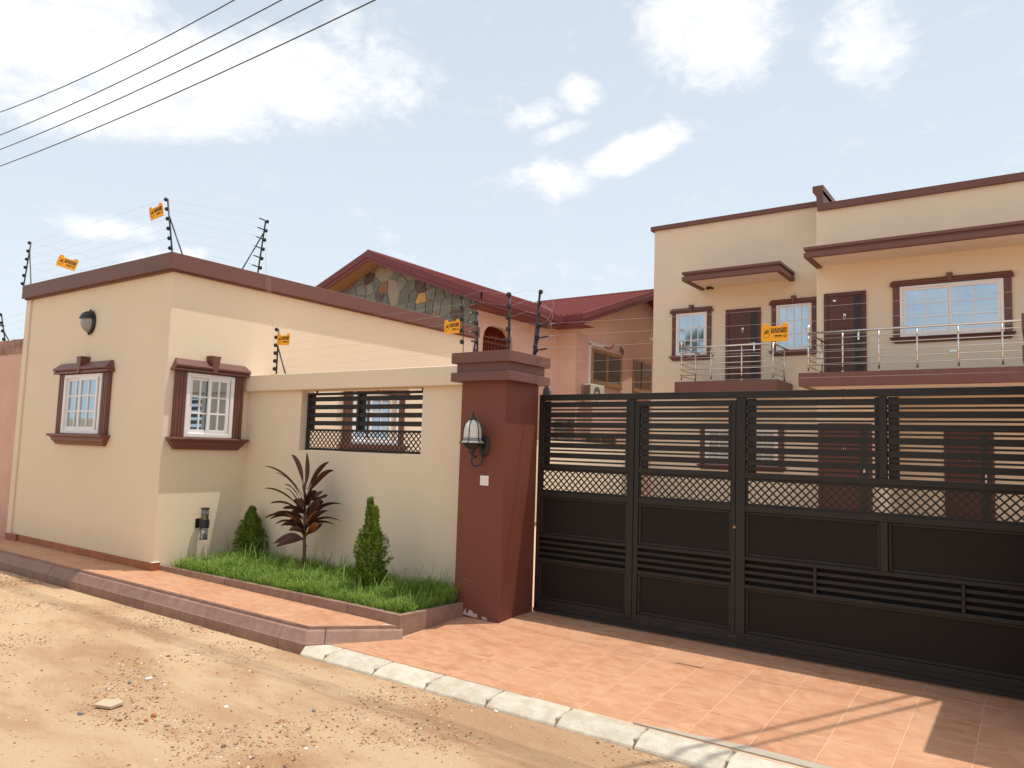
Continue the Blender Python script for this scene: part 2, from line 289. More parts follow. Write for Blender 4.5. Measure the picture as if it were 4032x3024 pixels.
# terracotta floor tile: cloudy peach mottling, offset from tile to tile
def tile_mat():
    m = mat('terracotta_tile', (0.47, 0.215, 0.12), rough=0.5, spec=0.35, objvar=0.07); nt = m.node_tree; N = nt.nodes; L = nt.links; b = N['Principled BSDF']
    src = b.inputs['Base Color'].links[0].from_socket
    oi = N.new('ShaderNodeObjectInfo'); geo = N.new('ShaderNodeNewGeometry')
    sc_ = N.new('ShaderNodeVectorMath'); sc_.operation = 'SCALE'; cmb = N.new('ShaderNodeCombineXYZ'); L.new(oi.outputs['Random'], cmb.inputs[0]); L.new(oi.outputs['Random'], cmb.inputs[1])
    L.new(cmb.outputs[0], sc_.inputs[0]); sc_.inputs['Scale'].default_value = 37
    ad = N.new('ShaderNodeVectorMath'); L.new(geo.outputs['Position'], ad.inputs[0]); L.new(sc_.outputs[0], ad.inputs[1])
    mp = N.new('ShaderNodeMapping'); L.new(ad.outputs[0], mp.inputs[0]); mp.inputs['Scale'].default_value = (1, 1.9, 1); mp.inputs['Rotation'].default_value = (0, 0, 0.4)
    n = N.new('ShaderNodeTexNoise'); L.new(mp.outputs[0], n.inputs['Vector']); n.inputs['Scale'].default_value = 6.5; n.inputs['Detail'].default_value = 5; n.inputs['Roughness'].default_value = 0.62; n.inputs['Distortion'].default_value = 0.6
    mr = N.new('ShaderNodeMapRange'); L.new(n.outputs[0], mr.inputs[0]); mr.inputs[1].default_value = 0.36; mr.inputs[2].default_value = 0.68
    mx = N.new('ShaderNodeMix'); mx.data_type = 'RGBA'; L.new(mr.outputs[0], mx.inputs['Factor']); L.new(src, mx.inputs['A']); mx.inputs['B'].default_value = (0.58, 0.32, 0.185, 1)
    # fine dust film
    n2 = N.new('ShaderNodeTexNoise'); L.new(geo.outputs['Position'], n2.inputs['Vector']); n2.inputs['Scale'].default_value = 1.6; n2.inputs['Detail'].default_value = 8
    mr2 = N.new('ShaderNodeMapRange'); L.new(n2.outputs[0], mr2.inputs[0]); mr2.inputs[1].default_value = 0.45; mr2.inputs[2].default_value = 0.75; mr2.inputs[4].default_value = 0.35
    mx2 = N.new('ShaderNodeMix'); mx2.data_type = 'RGBA'; L.new(mr2.outputs[0], mx2.inputs['Factor']); L.new(mx.outputs['Result'], mx2.inputs['A']); mx2.inputs['B'].default_value = (0.60, 0.40, 0.25, 1)
    L.new(mx2.outputs['Result'], b.inputs['Base Color'])
    bp = N.new('ShaderNodeBump'); bp.inputs['Strength'].default_value = 0.25; bp.inputs['Distance'].default_value = 0.006; L.new(n.outputs[0], bp.inputs['Height']); L.new(bp.outputs[0], b.inputs['Normal'])
    return m
M['tile'] = tile_mat()
def dirt_mat():
    m = bpy.data.materials.new('sandy_dirt'); m.use_nodes = True; nt = m.node_tree; N = nt.nodes; L = nt.links; b = N['Principled BSDF']; b.inputs['Roughness'].default_value = 0.95; b.inputs['Specular IOR Level'].default_value = 0.15
    geo = N.new('ShaderNodeNewGeometry')
    mp = N.new('ShaderNodeMapping'); L.new(geo.outputs['Position'], mp.inputs[0]); mp.inputs['Scale'].default_value = (0.55, 1.25, 1)
    def nz(scale, d=8, r=0.62, vec=None, dist=0):
        n = N.new('ShaderNodeTexNoise'); L.new(vec or geo.outputs['Position'], n.inputs['Vector']); n.inputs['Scale'].default_value = scale; n.inputs['Detail'].default_value = d; n.inputs['Roughness'].default_value = r; n.inputs['Distortion'].default_value = dist; return n.outputs[0]
    def ramp(fac, a, c, lo, hi, prev=None):
        mr = N.new('ShaderNodeMapRange'); L.new(fac, mr.inputs[0]); mr.inputs[1].default_value = lo; mr.inputs[2].default_value = hi; mr.interpolation_type = 'SMOOTHSTEP'
        mx = N.new('ShaderNodeMix'); mx.data_type = 'RGBA'; L.new(mr.outputs[0], mx.inputs['Factor'])
        if prev is None: mx.inputs['A'].default_value = (*a, 1)
        else: L.new(prev, mx.inputs['A'])
        mx.inputs['B'].default_value = (*c, 1); return mx.outputs['Result'], mr
    c, _ = ramp(nz(1.1, 8, 0.6, mp.outputs[0], 0.5), (0.42, 0.255, 0.145), (0.56, 0.40, 0.245), 0.36, 0.62)
    c, r2 = ramp(nz(2.6, 9, 0.7, mp.outputs[0]), None, (0.36, 0.19, 0.095), 0.53, 0.72, c); r2.inputs[4].default_value = 0.65
    c, r3 = ramp(nz(48, 4, 0.7), None, (0.26, 0.14, 0.075), 0.60, 0.72, c); r3.inputs[4].default_value = 0.55
    c, r4 = ramp(nz(85, 3, 0.6), None, (0.72, 0.56, 0.38), 0.62, 0.74, c); r4.inputs[4].default_value = 0.6
    L.new(c, b.inputs['Base Color'])
    bp = N.new('ShaderNodeBump'); bp.inputs['Strength'].default_value = 1.0; bp.inputs['Distance'].default_value = 0.016; L.new(nz(32, 8, 0.74), bp.inputs['Height'])
    bp2 = N.new('ShaderNodeBump'); bp2.inputs['Strength'].default_value = 0.6; bp2.inputs['Distance'].default_value = 0.02; L.new(nz(9, 6, 0.65), bp2.inputs['Height']); L.new(bp2.outputs[0], bp.inputs['Normal'])
    L.new(bp.outputs[0], b.inputs['Normal']); return m
M['dirt'] = dirt_mat()
M['pebble'] = None
def pebble_mat():
    m = bpy.data.materials.new('gravel_mix'); m.use_nodes = True; nt = m.node_tree; N = nt.nodes; L = nt.links; b = N['Principled BSDF']; b.inputs['Roughness'].default_value = 0.85
    geo = N.new('ShaderNodeNewGeometry'); cr_ = N.new('ShaderNodeValToRGB'); L.new(geo.outputs['Random Per Island'], cr_.inputs[0]); cr_.color_ramp.interpolation = 'CONSTANT'
    e = cr_.color_ramp.elements; e[0].color = (0.42, 0.25, 0.13, 1); e[1].position = 0.3; e[1].color = (0.26, 0.14, 0.08, 1)
    for p, c in ((0.5, (0.52, 0.36, 0.2)), (0.72, (0.16, 0.11, 0.08)), (0.80, (0.40, 0.33, 0.26)), (0.90, (0.74, 0.68, 0.58)), (0.955, (0.36, 0.12, 0.05))):
        q = e.new(p); q.color = (*c, 1)
    L.new(cr_.outputs[0], b.inputs['Base Color']); return m
M['pebble'] = pebble_mat()

# ------------------------------------------------------------------ ground
def gz(x, y):
    """height of the dirt street"""
    b = -0.178 - 0.004 * max(0, min(1, (-2 - x) / 5))
    f = max(0.0, min(1.0, (-y - 1.95) / 0.12))
    n1 = noise.noise((x * 0.55, y * 0.9, 3.1)) * 0.028 + noise.noise((x * 2.3, y * 2.9, 7.7)) * 0.010 + noise.noise((x * 7, y * 8, 1.3)) * 0.0045 + noise.noise((x * 19, y * 19, 5)) * 0.002
    z = b + n1 * min(1, 0.35 + (-y - 1.95) * 0.9) - 0.006 * math.exp(-((y + 4.1) / 0.5) ** 2)
    return z * f + (-0.30) * (1 - f)
def axis(lo, hi, step, far):
    a = []; x = lo
    while x < hi: a.append(x); x += step
    a.append(hi)
    g = step * 2; x = lo; L_ = []
    while x > -far: x -= g; g *= 1.5; L_.append(x)
    g = step * 2; x = hi; R_ = []
    while x < far: x += g; g *= 1.5; R_.append(x)
    return L_[::-1] + a + R_
xs = axis(-11, 5.5, 0.035, 600); ys = axis(-6.2, -1.85, 0.035, 600)
gv = []; gf = []
for y in ys:
    for x in xs:
        far = abs(x) > 30 or y < -20
        gv.append((x, y, -0.19 if far and y < -1.9 else gz(x, y)))
nx = len(xs)
for j in range(len(ys) - 1):
    for i in range(nx - 1): gf.append((j * nx + i, j * nx + i + 1, (j + 1) * nx + i + 1, (j + 1) * nx + i))
g = MB(); g.v = gv; g.f = gf
ground = struct(g.build('ground', M['dirt'], smooth=True, recalc=False))
tag(ground, 'sandy reddish dirt street with ruts and scattered gravel')

def stone(mb, x, y, z, r, fl=0.6, rnd=random):
    """irregular faceted pebble"""
    rz = rnd.uniform(0, 2 * PI); sx = rnd.uniform(0.7, 1.4); n = 5; vs = []
    for h, q in ((-0.5, 0.75), (0.12, 1.0), (0.6, 0.55)):
        for k in range(n):
            a = 2 * PI * k / n + rz + rnd.uniform(-0.25, 0.25); rr = r * q * rnd.uniform(0.75, 1.15)
            vs.append((x + math.cos(a) * rr * sx, y + math.sin(a) * rr / sx, z + h * r * fl * 1.6 + rnd.uniform(-.1, .1) * r))
    fs = [tuple(range(2 * n, 3 * n))] + [(i * n + k, i * n + (k + 1) % n, (i + 1) * n + (k + 1) % n, (i + 1) * n + k) for i in range(2) for k in range(n)]
    mb.raw(vs, fs)
pb = MB(); cnt = 0; rp = random.Random(5)
while cnt < 21000:
    x = rp.uniform(-9, 3.6); y = -2.0 - 3.4 * rp.random() ** 0.9
    d = noise.noise((x * 0.9, y * 1.3, 12.0)) + 0.5 * noise.noise((x * 2.2, y * 2.6, 4.0))
    if rp.random() > 0.07 + max(0, d) * 2.4: continue
    r = 0.0032 + 0.0075 * rp.random() ** 2.5 + (0.011 * rp.random() if rp.random() < 0.03 else 0)
    stone(pb, x, y, gz(x, y) + r * 0.15, r, 0.55, rp); cnt += 1
stuff(pb.build('gravel', M['pebble'], recalc=False), 'loose grey brown and white gravel chips strewn over the dirt street', 'gravel')
# named bits lying on the street
def bit(name, label, x, y, r, m, fl=0.6, seed=1):
    b = MB(); stone(b, 0, 0, 0, r, fl, random.Random(seed)); o = b.build(name, m, loc=(x, y, gz(x, y) + r * 0.3), bevel=r * 0.12); tag(o, label, 'stone'); return o
white_st = mat('pale_stone', (0.78, 0.74, 0.66), rough=0.7, var=0.05); grey_st = mat('grey_stone', (0.20, 0.20, 0.21), rough=0.8); brick_c = mat('brick_chip', (0.38, 0.13, 0.035), rough=0.85)
bs = MB().prism([(-0.075, -0.055), (0.055, -0.07), (0.085, 0.02), (0.02, 0.065), (-0.07, 0.04)], 'z', -0.008, 0.008)
o = bs.build('tile_shard', mat('shard_tile', (0.50, 0.40, 0.28), rough=0.6), loc=(-0.915, -3.66, gz(-0.915, -3.66) + 0.018), rotz=0.5); o.rotation_euler.x = 0.05
tag(o, 'flat broken beige floor tile piece lying on the dirt at lower left', 'tile')
bit('brick_fragment', 'orange brick chip on the dirt to the right of the broken tile', -0.525, -3.575, 0.024, brick_c, seed=3)
bit('white_stone', 'white stone chip on dirt above and right of the broken tile', -1.221, -3.225, 0.026, white_st, 0.35, seed=4)
bit('grey_stone', 'dark grey stone directly below the broken tile', -0.917, -3.847, 0.020, grey_st, seed=5)
bit('grey_stone', 'dark blue grey pebble beside the flat white stone chip', -1.247, -3.354, 0.018, grey_st, seed=6)
bit('brown_stone', 'small brown stone left of the orange brick chip', -0.612, -3.746, 0.015, mat('brown_stone', (0.2, 0.12, 0.06), rough=0.9), seed=7)
bit('white_stone', 'white pebble lying right against the pale kerb edge', 1.114, -2.10, 0.018, white_st, seed=8)
bit('white_stone', 'white chip in the gravel patch at the bottom middle', -0.304, -3.201, 0.020, white_st, 0.4, seed=9)
bit('grey_stone', 'grey stone in the gravel midway between broken tile and kerb', 0.186, -2.873, 0.018, grey_st, seed=10)
bit('brown_stone', 'squarish tan stone near the bottom centre gravel', 1.047, -2.743, 0.020, mat('tan_stone', (0.45, 0.3, 0.18), rough=0.9), seed=11)

# ------------------------------------------------------------------ driveway (ramp), walkway, kerbs
def rz_(y): return 0.0736 * min(0.0, y + 0.2775)
def clip(poly, a, b, c):
    """keep a*x+b*y+c>=0"""
    out = []
    for i in range(len(poly)):
        p = poly[i]; q = poly[(i + 1) % len(poly)]; dp = a * p[0] + b * p[1] + c; dq = a * q[0] + b * q[1] + c
        if dp >= 0: out.append(p)
        if dp * dq < 0:
            t = dp / (dp - dq); out.append((p[0] + (q[0] - p[0]) * t, p[1] + (q[1] - p[1]) * t))
    return out
def inset(poly, d):
    """shrink a convex ccw polygon"""
    out = poly
    n = len(poly); cx = sum(p[0] for p in poly) / n; cy = sum(p[1] for p in poly) / n
    for i in range(n):
        p = poly[i]; q = poly[(i + 1) % n]; ex, ey = q[0] - p[0], q[1] - p[1]; L_ = math.hypot(ex, ey)
        if L_ < 1e-6: continue
        nx_, ny_ = -ey / L_, ex / L_
        if nx_ * (cx - p[0]) + ny_ * (cy - p[1]) < 0: nx_, ny_ = -nx_, -ny_
        out = clip(out, nx_, ny_, -(nx_ * p[0] + ny_ * p[1]) - d)
        if len(out) < 3: return []
    return out
def slab(mb, poly, zf, th=0.012, top_in=0.0015):
    ins = inset(poly, top_in)
    n = len(poly)
    if len(ins) != n: ins = poly
    vs = [(p[0], p[1], zf(p[1]) - th) for p in poly] + [(p[0], p[1], zf(p[1]) - 0.0015) for p in poly] + [(p[0], p[1], zf(p[1])) for p in ins]
    fs = [(i, (i + 1) % n, n + (i + 1) % n, n + i) for i in range(n)] + [(n + i, n + (i + 1) % n, 2 * n + (i + 1) % n, 2 * n + i) for i in range(n)] + [tuple(range(2 * n, 3 * n))]
    mb.raw(vs, fs)
# grout bed: one sloping sheet
dv = MB()
rowy = [0.25, -0.2775, -1.0, -1.84]
dv.raw([(x, y, rz_(y) - 0.0022) for y in rowy for x in (-1.08 if y < -1.5 else -0.52, 6.5)] + [(x, -1.84, -0.3) for x in (-1.08, 6.5)],
       [(2 * i, 2 * i + 1, 2 * i + 3, 2 * i + 2) for i in range(3)] + [(6, 7, 9, 8)])
drive = struct(dv.build('driveway', M['grout'])); tag(drive, 'sloping driveway of terracotta tiles in front of the black gate')
P_ = 0.3665
def y_edge(x): return -1.845 + 0.022 * max(0, x - 0.8) + 0.03 * max(0, min(1, (x - 2.15) / 0.5))
for j in range(-1, 4):
    y1 = -0.640 - 0.3625 * j; y0 = y1 - 0.3625
    if j == -1: y1 = 0.0
    if j == -1: y0 = -0.640
    rows = [(y0, y1)]
    if j == -1: rows = [(-0.640, -0.2775), (-0.2775, 0.22)]
    if j == 3: rows = [(-1.7275, -1.65), ] ; rows = [(-1.98, -1.7275)]
    for y0, y1 in rows:
        for i in range(-3, 17):
            x0 = -0.243 + P_ * 1.0045 * i + 0.0; x1 = x0 + P_ * 1.0045
            cell = [(x0, y0), (x1, y0), (x1, y1), (x0, y1)]
            ye = y_edge((x0 + x1) / 2); cell = clip(cell, 0, 1, -ye)
            if len(cell) < 3: continue
            pieces = []
            lo = clip(cell, 0, -1, -1.37)
            if len(lo) > 2: pieces.append(clip(lo, 0.55, -0.53, 0.55 * 0.98 - 0.53 * 1.93 + 0.0))
            hi = clip(cell, 0, 1, 1.37)
            if len(hi) > 2: pieces.append(clip(hi, 1, 0, 0.445))
            mb = MB()
            for p in pieces:
                if len(p) < 3: continue
                p = inset(p, 0.0028)
                if len(p) < 3: continue
                mb_p = p; slab(mb, mb_p, lambda y: rz_(y) + random.uniform(-0.0, 0.0))
            if mb.f: mb.build('tile', M['tile'], drive)
wk = MB(); wk.raw([(x, y, 0.0155) for y in (-1.915, -1.30) for x in (-16, -0.4)], [(0, 1, 3, 2)])
wk.v[1] = (-1.05, -1.915, 0.0155); wk.v[3] = (-0.5, -1.34, 0.0155)
walk = struct(wk.build('walkway', M['grout'])); tag(walk, 'narrow raised terracotta tiled walkway along the guard house')
for r_, (y0, y1) in enumerate(((-1.92, -1.63), (-1.63, -1.30))):
    for i in range(42):
        x1 = -0.62 - 0.3665 * i - (0.02 if r_ else 0); x0 = x1 - 0.3665
        c = clip([(x0, y0), (x1, y0), (x1, y1), (x0, y1)], -0.55, 0.53, -0.55 * 1.04 + 0.53 * 1.93)
        if len(c) < 3: continue
        c = inset(c, 0.0012)
        if len(c) < 3: continue
        mb = MB(); slab(mb, c, lambda y: 0.02, 0.02, 0.001); mb.build('tile', M['tile'], walk)
# brown kerb of the walkway
kw = MB().box(-16, -1.2, -1.93, -1.90, -0.25, 0.012)
kerb = struct(kw.build('kerb', M['kerb_brown'])); tag(kerb, 'brown painted chamfered kerb along the walkway')
sec = [(-0.03, -0.30), (-0.03, 0.018), (0.0, 0.018), (0.002, -0.010), (0.028, -0.013), (0.036, -0.020), (0.078, -0.102), (0.086, -0.112), (0.088, -0.30)]
x = -1.035; k = 0; L_ = 0.556
while x > -13:
    x2 = x - (0.30 if k == 0 else L_)
    jj = random.uniform(-0.002, 0.002)
    if k == 0: path = [(x2 + 0.003, -1.92), (-1.033, -1.92), (-0.935, -1.822)]
    else: path = [(x2 + 0.001, -1.92 + jj), (x - 0.001, -1.92 + jj)]
    MB().sweep(path, sec).build('kerb_stone', M['kerb_brown'], kerb, bevel=0.0015)
    x = x2; k += 1
MB().sweep([(-0.931, -1.818), (-0.47, -1.352)], sec).build('kerb_stone', M['kerb_brown'], kerb, bevel=0.0015)
# pale low kerb of the driveway
kb = MB().box(-0.95, 4.8, -1.93, -1.835, -0.30, -0.14)
kerb2 = struct(kb.build('driveway_kerb', M['mortar'])); tag(kerb2, 'pale concrete mountable kerb between driveway tiles and dirt')
x = -0.667 - 0.28; ends = [-0.955, -0.667, -0.094, 0.443, 0.995, 1.553, 2.104, 2.655, 3.2, 3.75, 4.3, 4.85]
secw = [(-0.005, -0.33), (-0.005, -0.117), (0.02, -0.1165), (0.145, -0.1235), (0.165, -0.1285), (0.232, -0.158), (0.243, -0.170), (0.25, -0.33)]
for a, b in zip(ends, ends[1:]):
    ya = -1.845 + 0.022 * max(0, a - 0.8); yb = -1.845 + 0.022 * max(0, b - 0.8)
    rj = random.uniform(-0.003, 0.003)
    mb = MB(); npc = 6
    pts = []
    for i in range(npc + 1):
        t = i / npc; pts.append((a + 0.006 + (b - a - 0.012) * t, ya + (yb - ya) * t + rj, random.uniform(-0.002, 0.001)))
    mb.sweep(pts, secw)
    if a < -0.9:
        mb.v = [(v[0] + (0.13 * ((-1.845 - v[1]) / 0.25 - 0.9) if v[0] < -0.93 else 0), v[1], v[2]) for v in mb.v]
    mb.build('kerb_stone', M['kerb_white'], kerb2, bevel=0.012, segs=2)
    # trowelled joint
ms = MB()
for a, b in zip(ends, ends[1:]):
    ms.box(b - 0.01, b + 0.01, y_edge(b) - 0.20 - 0.03 * 0, y_edge(b) - 0.004, -0.3, -0.131)
ms.prism([(2.0, -1.835), (5, -1.78), (5, -1.70), (2.75, -1.735), (2.25, -1.79)], 'z', -0.30, -0.106)
ms.build('mortar_joint', M['mortar'], kerb2)

# ------------------------------------------------------------------ flower bed
bed = struct(MB().prism([(-4.47, -1.29), (-0.51, -1.33), (-0.51, -0.3), (-4.47, -0.25)], 'z', -0.3, 0.055).build('garden_soil', M['soil']))
tag(bed, 'dark soil of the planting bed below the boundary wall')
bk = thing('bed_kerb', 'low brown painted kerb around the grass bed, paint flaking', 'kerb', (-2.5, -1.33, 0))
secb = [(-0.05, -0.3), (-0.05, 0.106), (-0.006, 0.110), (0.004, 0.104), (0.022, -0.3)]
xx = -4.475
while xx < -0.5:
    x2 = min(xx + 0.66, -0.49) if xx + 0.9 < -0.5 else -0.485
    tz = lambda q: -0.03 * max(0.0, min(1.0, (-1.5 - q) / 3))
    t = lambda q: -1.312 - 0.0145 * (q + 4.475) + random.uniform(-0.004, 0.004)
    if x2 > -0.5:
        MB().sweep([(xx + 0.002, t(xx), tz(xx)), (-0.49, -1.372, 0.0), (-0.455, -0.97, 0.0)], secb).build('kerb_stone', M['kerb_brown'], bk, bevel=0.002); break
    MB().sweep([(xx + 0.002, t(xx), tz(xx)), (x2 - 0.002, t(x2), tz(x2))], secb).build('kerb_stone', M['kerb_brown'], bk, bevel=0.002)
    xx = x2
MB().sweep([(-0.455, -0.966), (-0.43, -0.5)], secb).build('kerb_stone', M['kerb_brown'], bk, bevel=0.002)
# grass: separate curved blades in loose tufts
gr = MB(); rg = random.Random(21); n = 0
V = []; Fc = []
while n < 30000:
    x = rg.uniform(-4.36, -0.52); y = rg.uniform(-1.285, -0.33)
    if y < -1.2 + 0.0 and x > -0.62: continue
    cl = noise.noise((x * 2.6, y * 2.6, 2.0)) + 0.6 * noise.noise((x * 8, y * 8, 9.0))
    if rg.random() > 0.62 + cl * 0.7: continue
    if x < -4.1 and rg.random() > (x + 4.42) / 0.35: continue
    h = (0.065 + 0.095 * rg.random()) * (1.0 + 0.55 * cl + 0.35 * (y + 1.3))
    if rg.random() < 0.03: h *= 1.9
    az = rg.uniform(0, 2 * PI) if rg.random() < 0.6 else rg.gauss(-PI / 2 if y < -1.1 else 0.4, 0.9)
    lean = rg.uniform(0.15, 1.0); w = rg.uniform(0.0018, 0.0036)
    dx, dy = math.cos(az), math.sin(az); px, py = -dy * w, dx * w; z0 = 0.05
    b1 = (x + dx * h * lean * 0.25, y + dy * h * lean * 0.25, z0 + h * 0.5); b2 = (x + dx * h * lean * 0.62, y + dy * h * lean * 0.62, z0 + h * (0.88 - 0.1 * lean)); tp = (x + dx * h * lean, y + dy * h * lean, z0 + h * (1.05 - 0.35 * lean))
    k = len(V); V += [(x - px, y - py, z0), (x + px, y + py, z0), (b1[0] - px, b1[1] - py, b1[2]), (b1[0] + px, b1[1] + py, b1[2]), (b2[0] - px * .7, b2[1] - py * .7, b2[2]), (b2[0] + px * .7, b2[1] + py * .7, b2[2]), tp]
    Fc += [(k, k + 1, k + 3, k + 2), (k + 2, k + 3, k + 5, k + 4), (k + 4, k + 5, k + 6)]; n += 1
gr.v = V; gr.f = Fc
stuff(gr.build('grass', M['grass'], recalc=False), 'long bright green grass filling the kerbed bed', 'grass')

# thuja shrubs
def thuja(label, x, y, h, w, seed, double_top=False):
    t = thing('thuja_shrub', label, 'shrub', (x, y, 0.05), 'thuja shrubs in the grass bed'); rn = random.Random(seed)
    MB().tube([(x, y, 0.03), (x + 0.005, y, 0.2), (x - 0.003, y + 0.004, h * 0.8)], 0.01, 7, rs=[0.017, 0.012, 0.004]).build('trunk', M['stem'], t, smooth=True)
    mb = MB(); V = []; Fc = []
    for i in range(int(4600 * h)):
        u = rn.random(); z = 0.07 + (h - 0.07) * u
        q = (z - 0.07) / (h - 0.07)
        tb = [(0, .42), (.15, .78), (.36, 1), (.5, .92), (.62, .66), (.72, .36), (.82, .2), (1, .07)] if double_top else [(0, .34), (.2, .85), (.33, 1), (.5, .82), (.7, .5), (.85, .27), (1, .05)]
        for (qa, ra), (qb, rb) in zip(tb, tb[1:]):
            if qa <= q <= qb: R_ = w * (ra + (rb - ra) * (q - qa) / (qb - qa))
        a = rn.uniform(0, 2 * PI); lob = 1 + 0.10 * math.sin(a * 3 + z * 9 + seed) + 0.55 * noise.noise((math.cos(a) * 2.5, math.sin(a) * 2.5, z * 11 + seed))
        rr = R_ * lob * (1 - 0.55 * rn.random() ** 2.2)
        cx_, cy_ = x + math.cos(a) * rr, y + math.sin(a) * rr
        if double_top and q > 0.62:
            s_ = 1 if rn.random() < 0.4 else -1; cx_ += 0.04 * s_ * min(1, (q - 0.62) * 5); z -= 0.08 if s_ > 0 else 0
        # upright flattened spray made of a few overlapping scale fingers
        out = Vector((math.cos(a) * 0.5, math.sin(a) * 0.5, 1)).normalized(); out = (out + Vector((rn.uniform(-.3, .3), rn.uniform(-.3, .3), rn.uniform(-.2, .3)))).normalized()
        sd = out.cross(Vector((math.cos(a + rn.uniform(-.9, .9)), math.sin(a), 0.1))).normalized(); L_ = rn.uniform(0.026, 0.062)
        base = Vector((cx_, cy_, z))
        for kk in (-1, 0, 1):
            d = (out + sd * 0.55 * kk).normalized(); l2 = L_ * (1 if kk == 0 else 0.72); b0 = base + out * L_ * 0.2 * abs(kk); wv = sd * 0.0034 + out * 0.001
            k = len(V); V += [tuple(b0 - wv), tuple(b0 + wv), tuple(b0 + d * l2 * 0.6 + wv * 1.3), tuple(b0 + d * l2), tuple(b0 + d * l2 * 0.6 - wv * 1.3)]
            Fc.append((k, k + 1, k + 2, k + 3, k + 4))
    mb.v = V; mb.f = Fc
    f = mb.build('foliage', M['thuja'], t, recalc=False); f['kind'] = 'stuff'
    return t
thuja('short plump cone shaped thuja shrub beside the guard house wall lamp', -4.01, -0.42, 0.74, 0.195, 3)
thuja('taller narrow thuja shrub with a forked tip, standing nearer the brown pillar', -1.475, -0.80, 1.02, 0.155, 8, True)

# cordyline
LV = [(-2.794,1.115,-2.999,1.450,1.0),(-2.770,1.095,-2.732,1.487,1.0),(-2.780,1.007,-3.349,1.303,0.6),(-2.775,0.950,-3.461,1.215,0.5),(-2.732,1.097,-2.316,1.389,0.5),(-2.696,1.056,-2.154,1.302,0.6),(-2.868,0.988,-3.203,1.083,0.5),(-2.788,0.848,-3.336,1.041,0.6),(-2.797,0.819,-3.307,1.035,0.5),(-2.786,0.820,-3.260,0.867,0.6),(-2.764,0.821,-3.157,0.766,0.8),(-2.759,0.894,-2.623,1.028,1.1),(-2.701,0.855,-2.410,0.938,0.8),(-2.698,0.826,-2.393,0.912,0.9),(-2.716,0.782,-2.231,0.920,0.6),(-2.777,0.849,-2.929,0.918,1.0),(-2.753,0.693,-3.489,0.671,0.6),(-2.756,0.679,-3.439,0.660,0.6),(-2.754,0.650,-3.331,0.609,0.5),(-2.752,0.629,-3.317,0.581,0.6),(-2.741,0.680,-2.520,0.818,-1.0),(-2.732,0.652,-2.336,0.846,0.6),(-2.732,0.652,-2.348,0.685,0.7),(-2.734,0.681,-2.162,0.735,0.5),(-2.744,0.594,-3.130,0.553,0.8),(-2.720,0.568,-2.466,0.682,-0.9),(-2.740,0.538,-3.171,0.410,0.8),(-2.738,0.523,-3.064,0.384,0.8),(-2.737,0.502,-2.871,0.389,0.9),(-2.725,0.567,-2.605,0.621,-0.9),(-2.747,0.622,-2.865,0.569,0.8),(-2.752,0.995,-2.694,1.242,0.7),(-2.749,0.952,-2.586,1.048,0.6),(-2.771,0.749,-3.270,0.718,0.6),(-2.761,0.736,-3.145,0.764,0.6)]
ct = thing('cordyline_plant', 'tall dark burgundy strap leaved plant in the middle of the grass bed', 'plant', (-2.72, -0.62, 0.05))
MB().tube([(-2.73, -0.62, 0.03), (-2.725, -0.62, 0.3), (-2.74, -0.62, 0.6), (-2.77, -0.62, 0.95), (-2.785, -0.62, 1.14)], 0.014, 8, rs=[0.020, 0.017, 0.017, 0.012, 0.006]).build('stem', M['stem'], ct, smooth=True)
MB().tube([(-2.71, -0.625, 0.06), (-2.69, -0.63, 0.25), (-2.70, -0.63, 0.42), (-2.735, -0.62, 0.55)], 0.01, 7, rs=[0.014, 0.011, 0.011, 0.008]).build('stem', M['stem'], ct, smooth=True)
rl = random.Random(4)
extra = []
for i in range(26):
    z = rl.uniform(0.55, 1.05); a = rl.choice((-1, 1)); l = rl.uniform(0.12, 0.3)
    extra.append((-2.75, z, -2.75 + a * l * 0.5, z + l * rl.uniform(0.0, 0.8), 0.8 if rl.random() < 0.8 else -0.8))
for i, (bx, bz, tx, tz, w) in enumerate(LV + extra):
    old = w < 0; w = abs(w) * 0.053
    dy = rl.uniform(-0.16, 0.16) if i < len(LV) else rl.choice((-1, 1)) * rl.uniform(0.12, 0.3)
    if i in (0, 1): dy = -0.04
    b0 = Vector((bx, -0.62, bz - 0.04)); tip = Vector((tx, -0.62 + dy, tz)); ch = tip - b0; L_ = ch.length
    lift = 0.19 * L_ * (1 if abs(ch.x) > 0.15 else 0.1)
    mid = b0 + ch * 0.5 + Vector((0, 0, lift + 0.02)); mb = MB(); S = 9; vs = []; fs = []
    fac = Vector((0.2, 1.0, 0.1)) if (w > 0.040 or abs(ch.x) < 0.1) else Vector((rl.uniform(-.3, .3), rl.uniform(0.35, 0.75), 0.9)); fac.normalize()
    for s_ in range(S + 1):
        t_ = s_ / S; p = b0 * (1 - t_) ** 2 + mid * 2 * t_ * (1 - t_) + tip * t_ ** 2
        tg = ((mid - b0) * (1 - t_) + (tip - mid) * t_).normalized()
        sd = tg.cross(fac).normalized(); nr = sd.cross(tg).normalized()
        ww = w * (0.22 + 0.78 * math.sin(PI * min(1, max(0, (t_ - 0.12) / 0.88)) ** 0.8)) if t_ > 0.12 else w * 0.22
        if s_ == S: ww = 0.0006
        vs += [p + sd * ww + nr * ww * 0.35, p - nr * ww * 0.12, p - sd * ww + nr * ww * 0.35]
    for s_ in range(S):
        k = 3 * s_; fs += [(k, k + 1, k + 4, k + 3), (k + 1, k + 2, k + 5, k + 4)]
    mb.raw(vs, fs); mb.build('leaf', M['cordy_old'] if old else M['cordy'], ct, smooth=True, recalc=False)

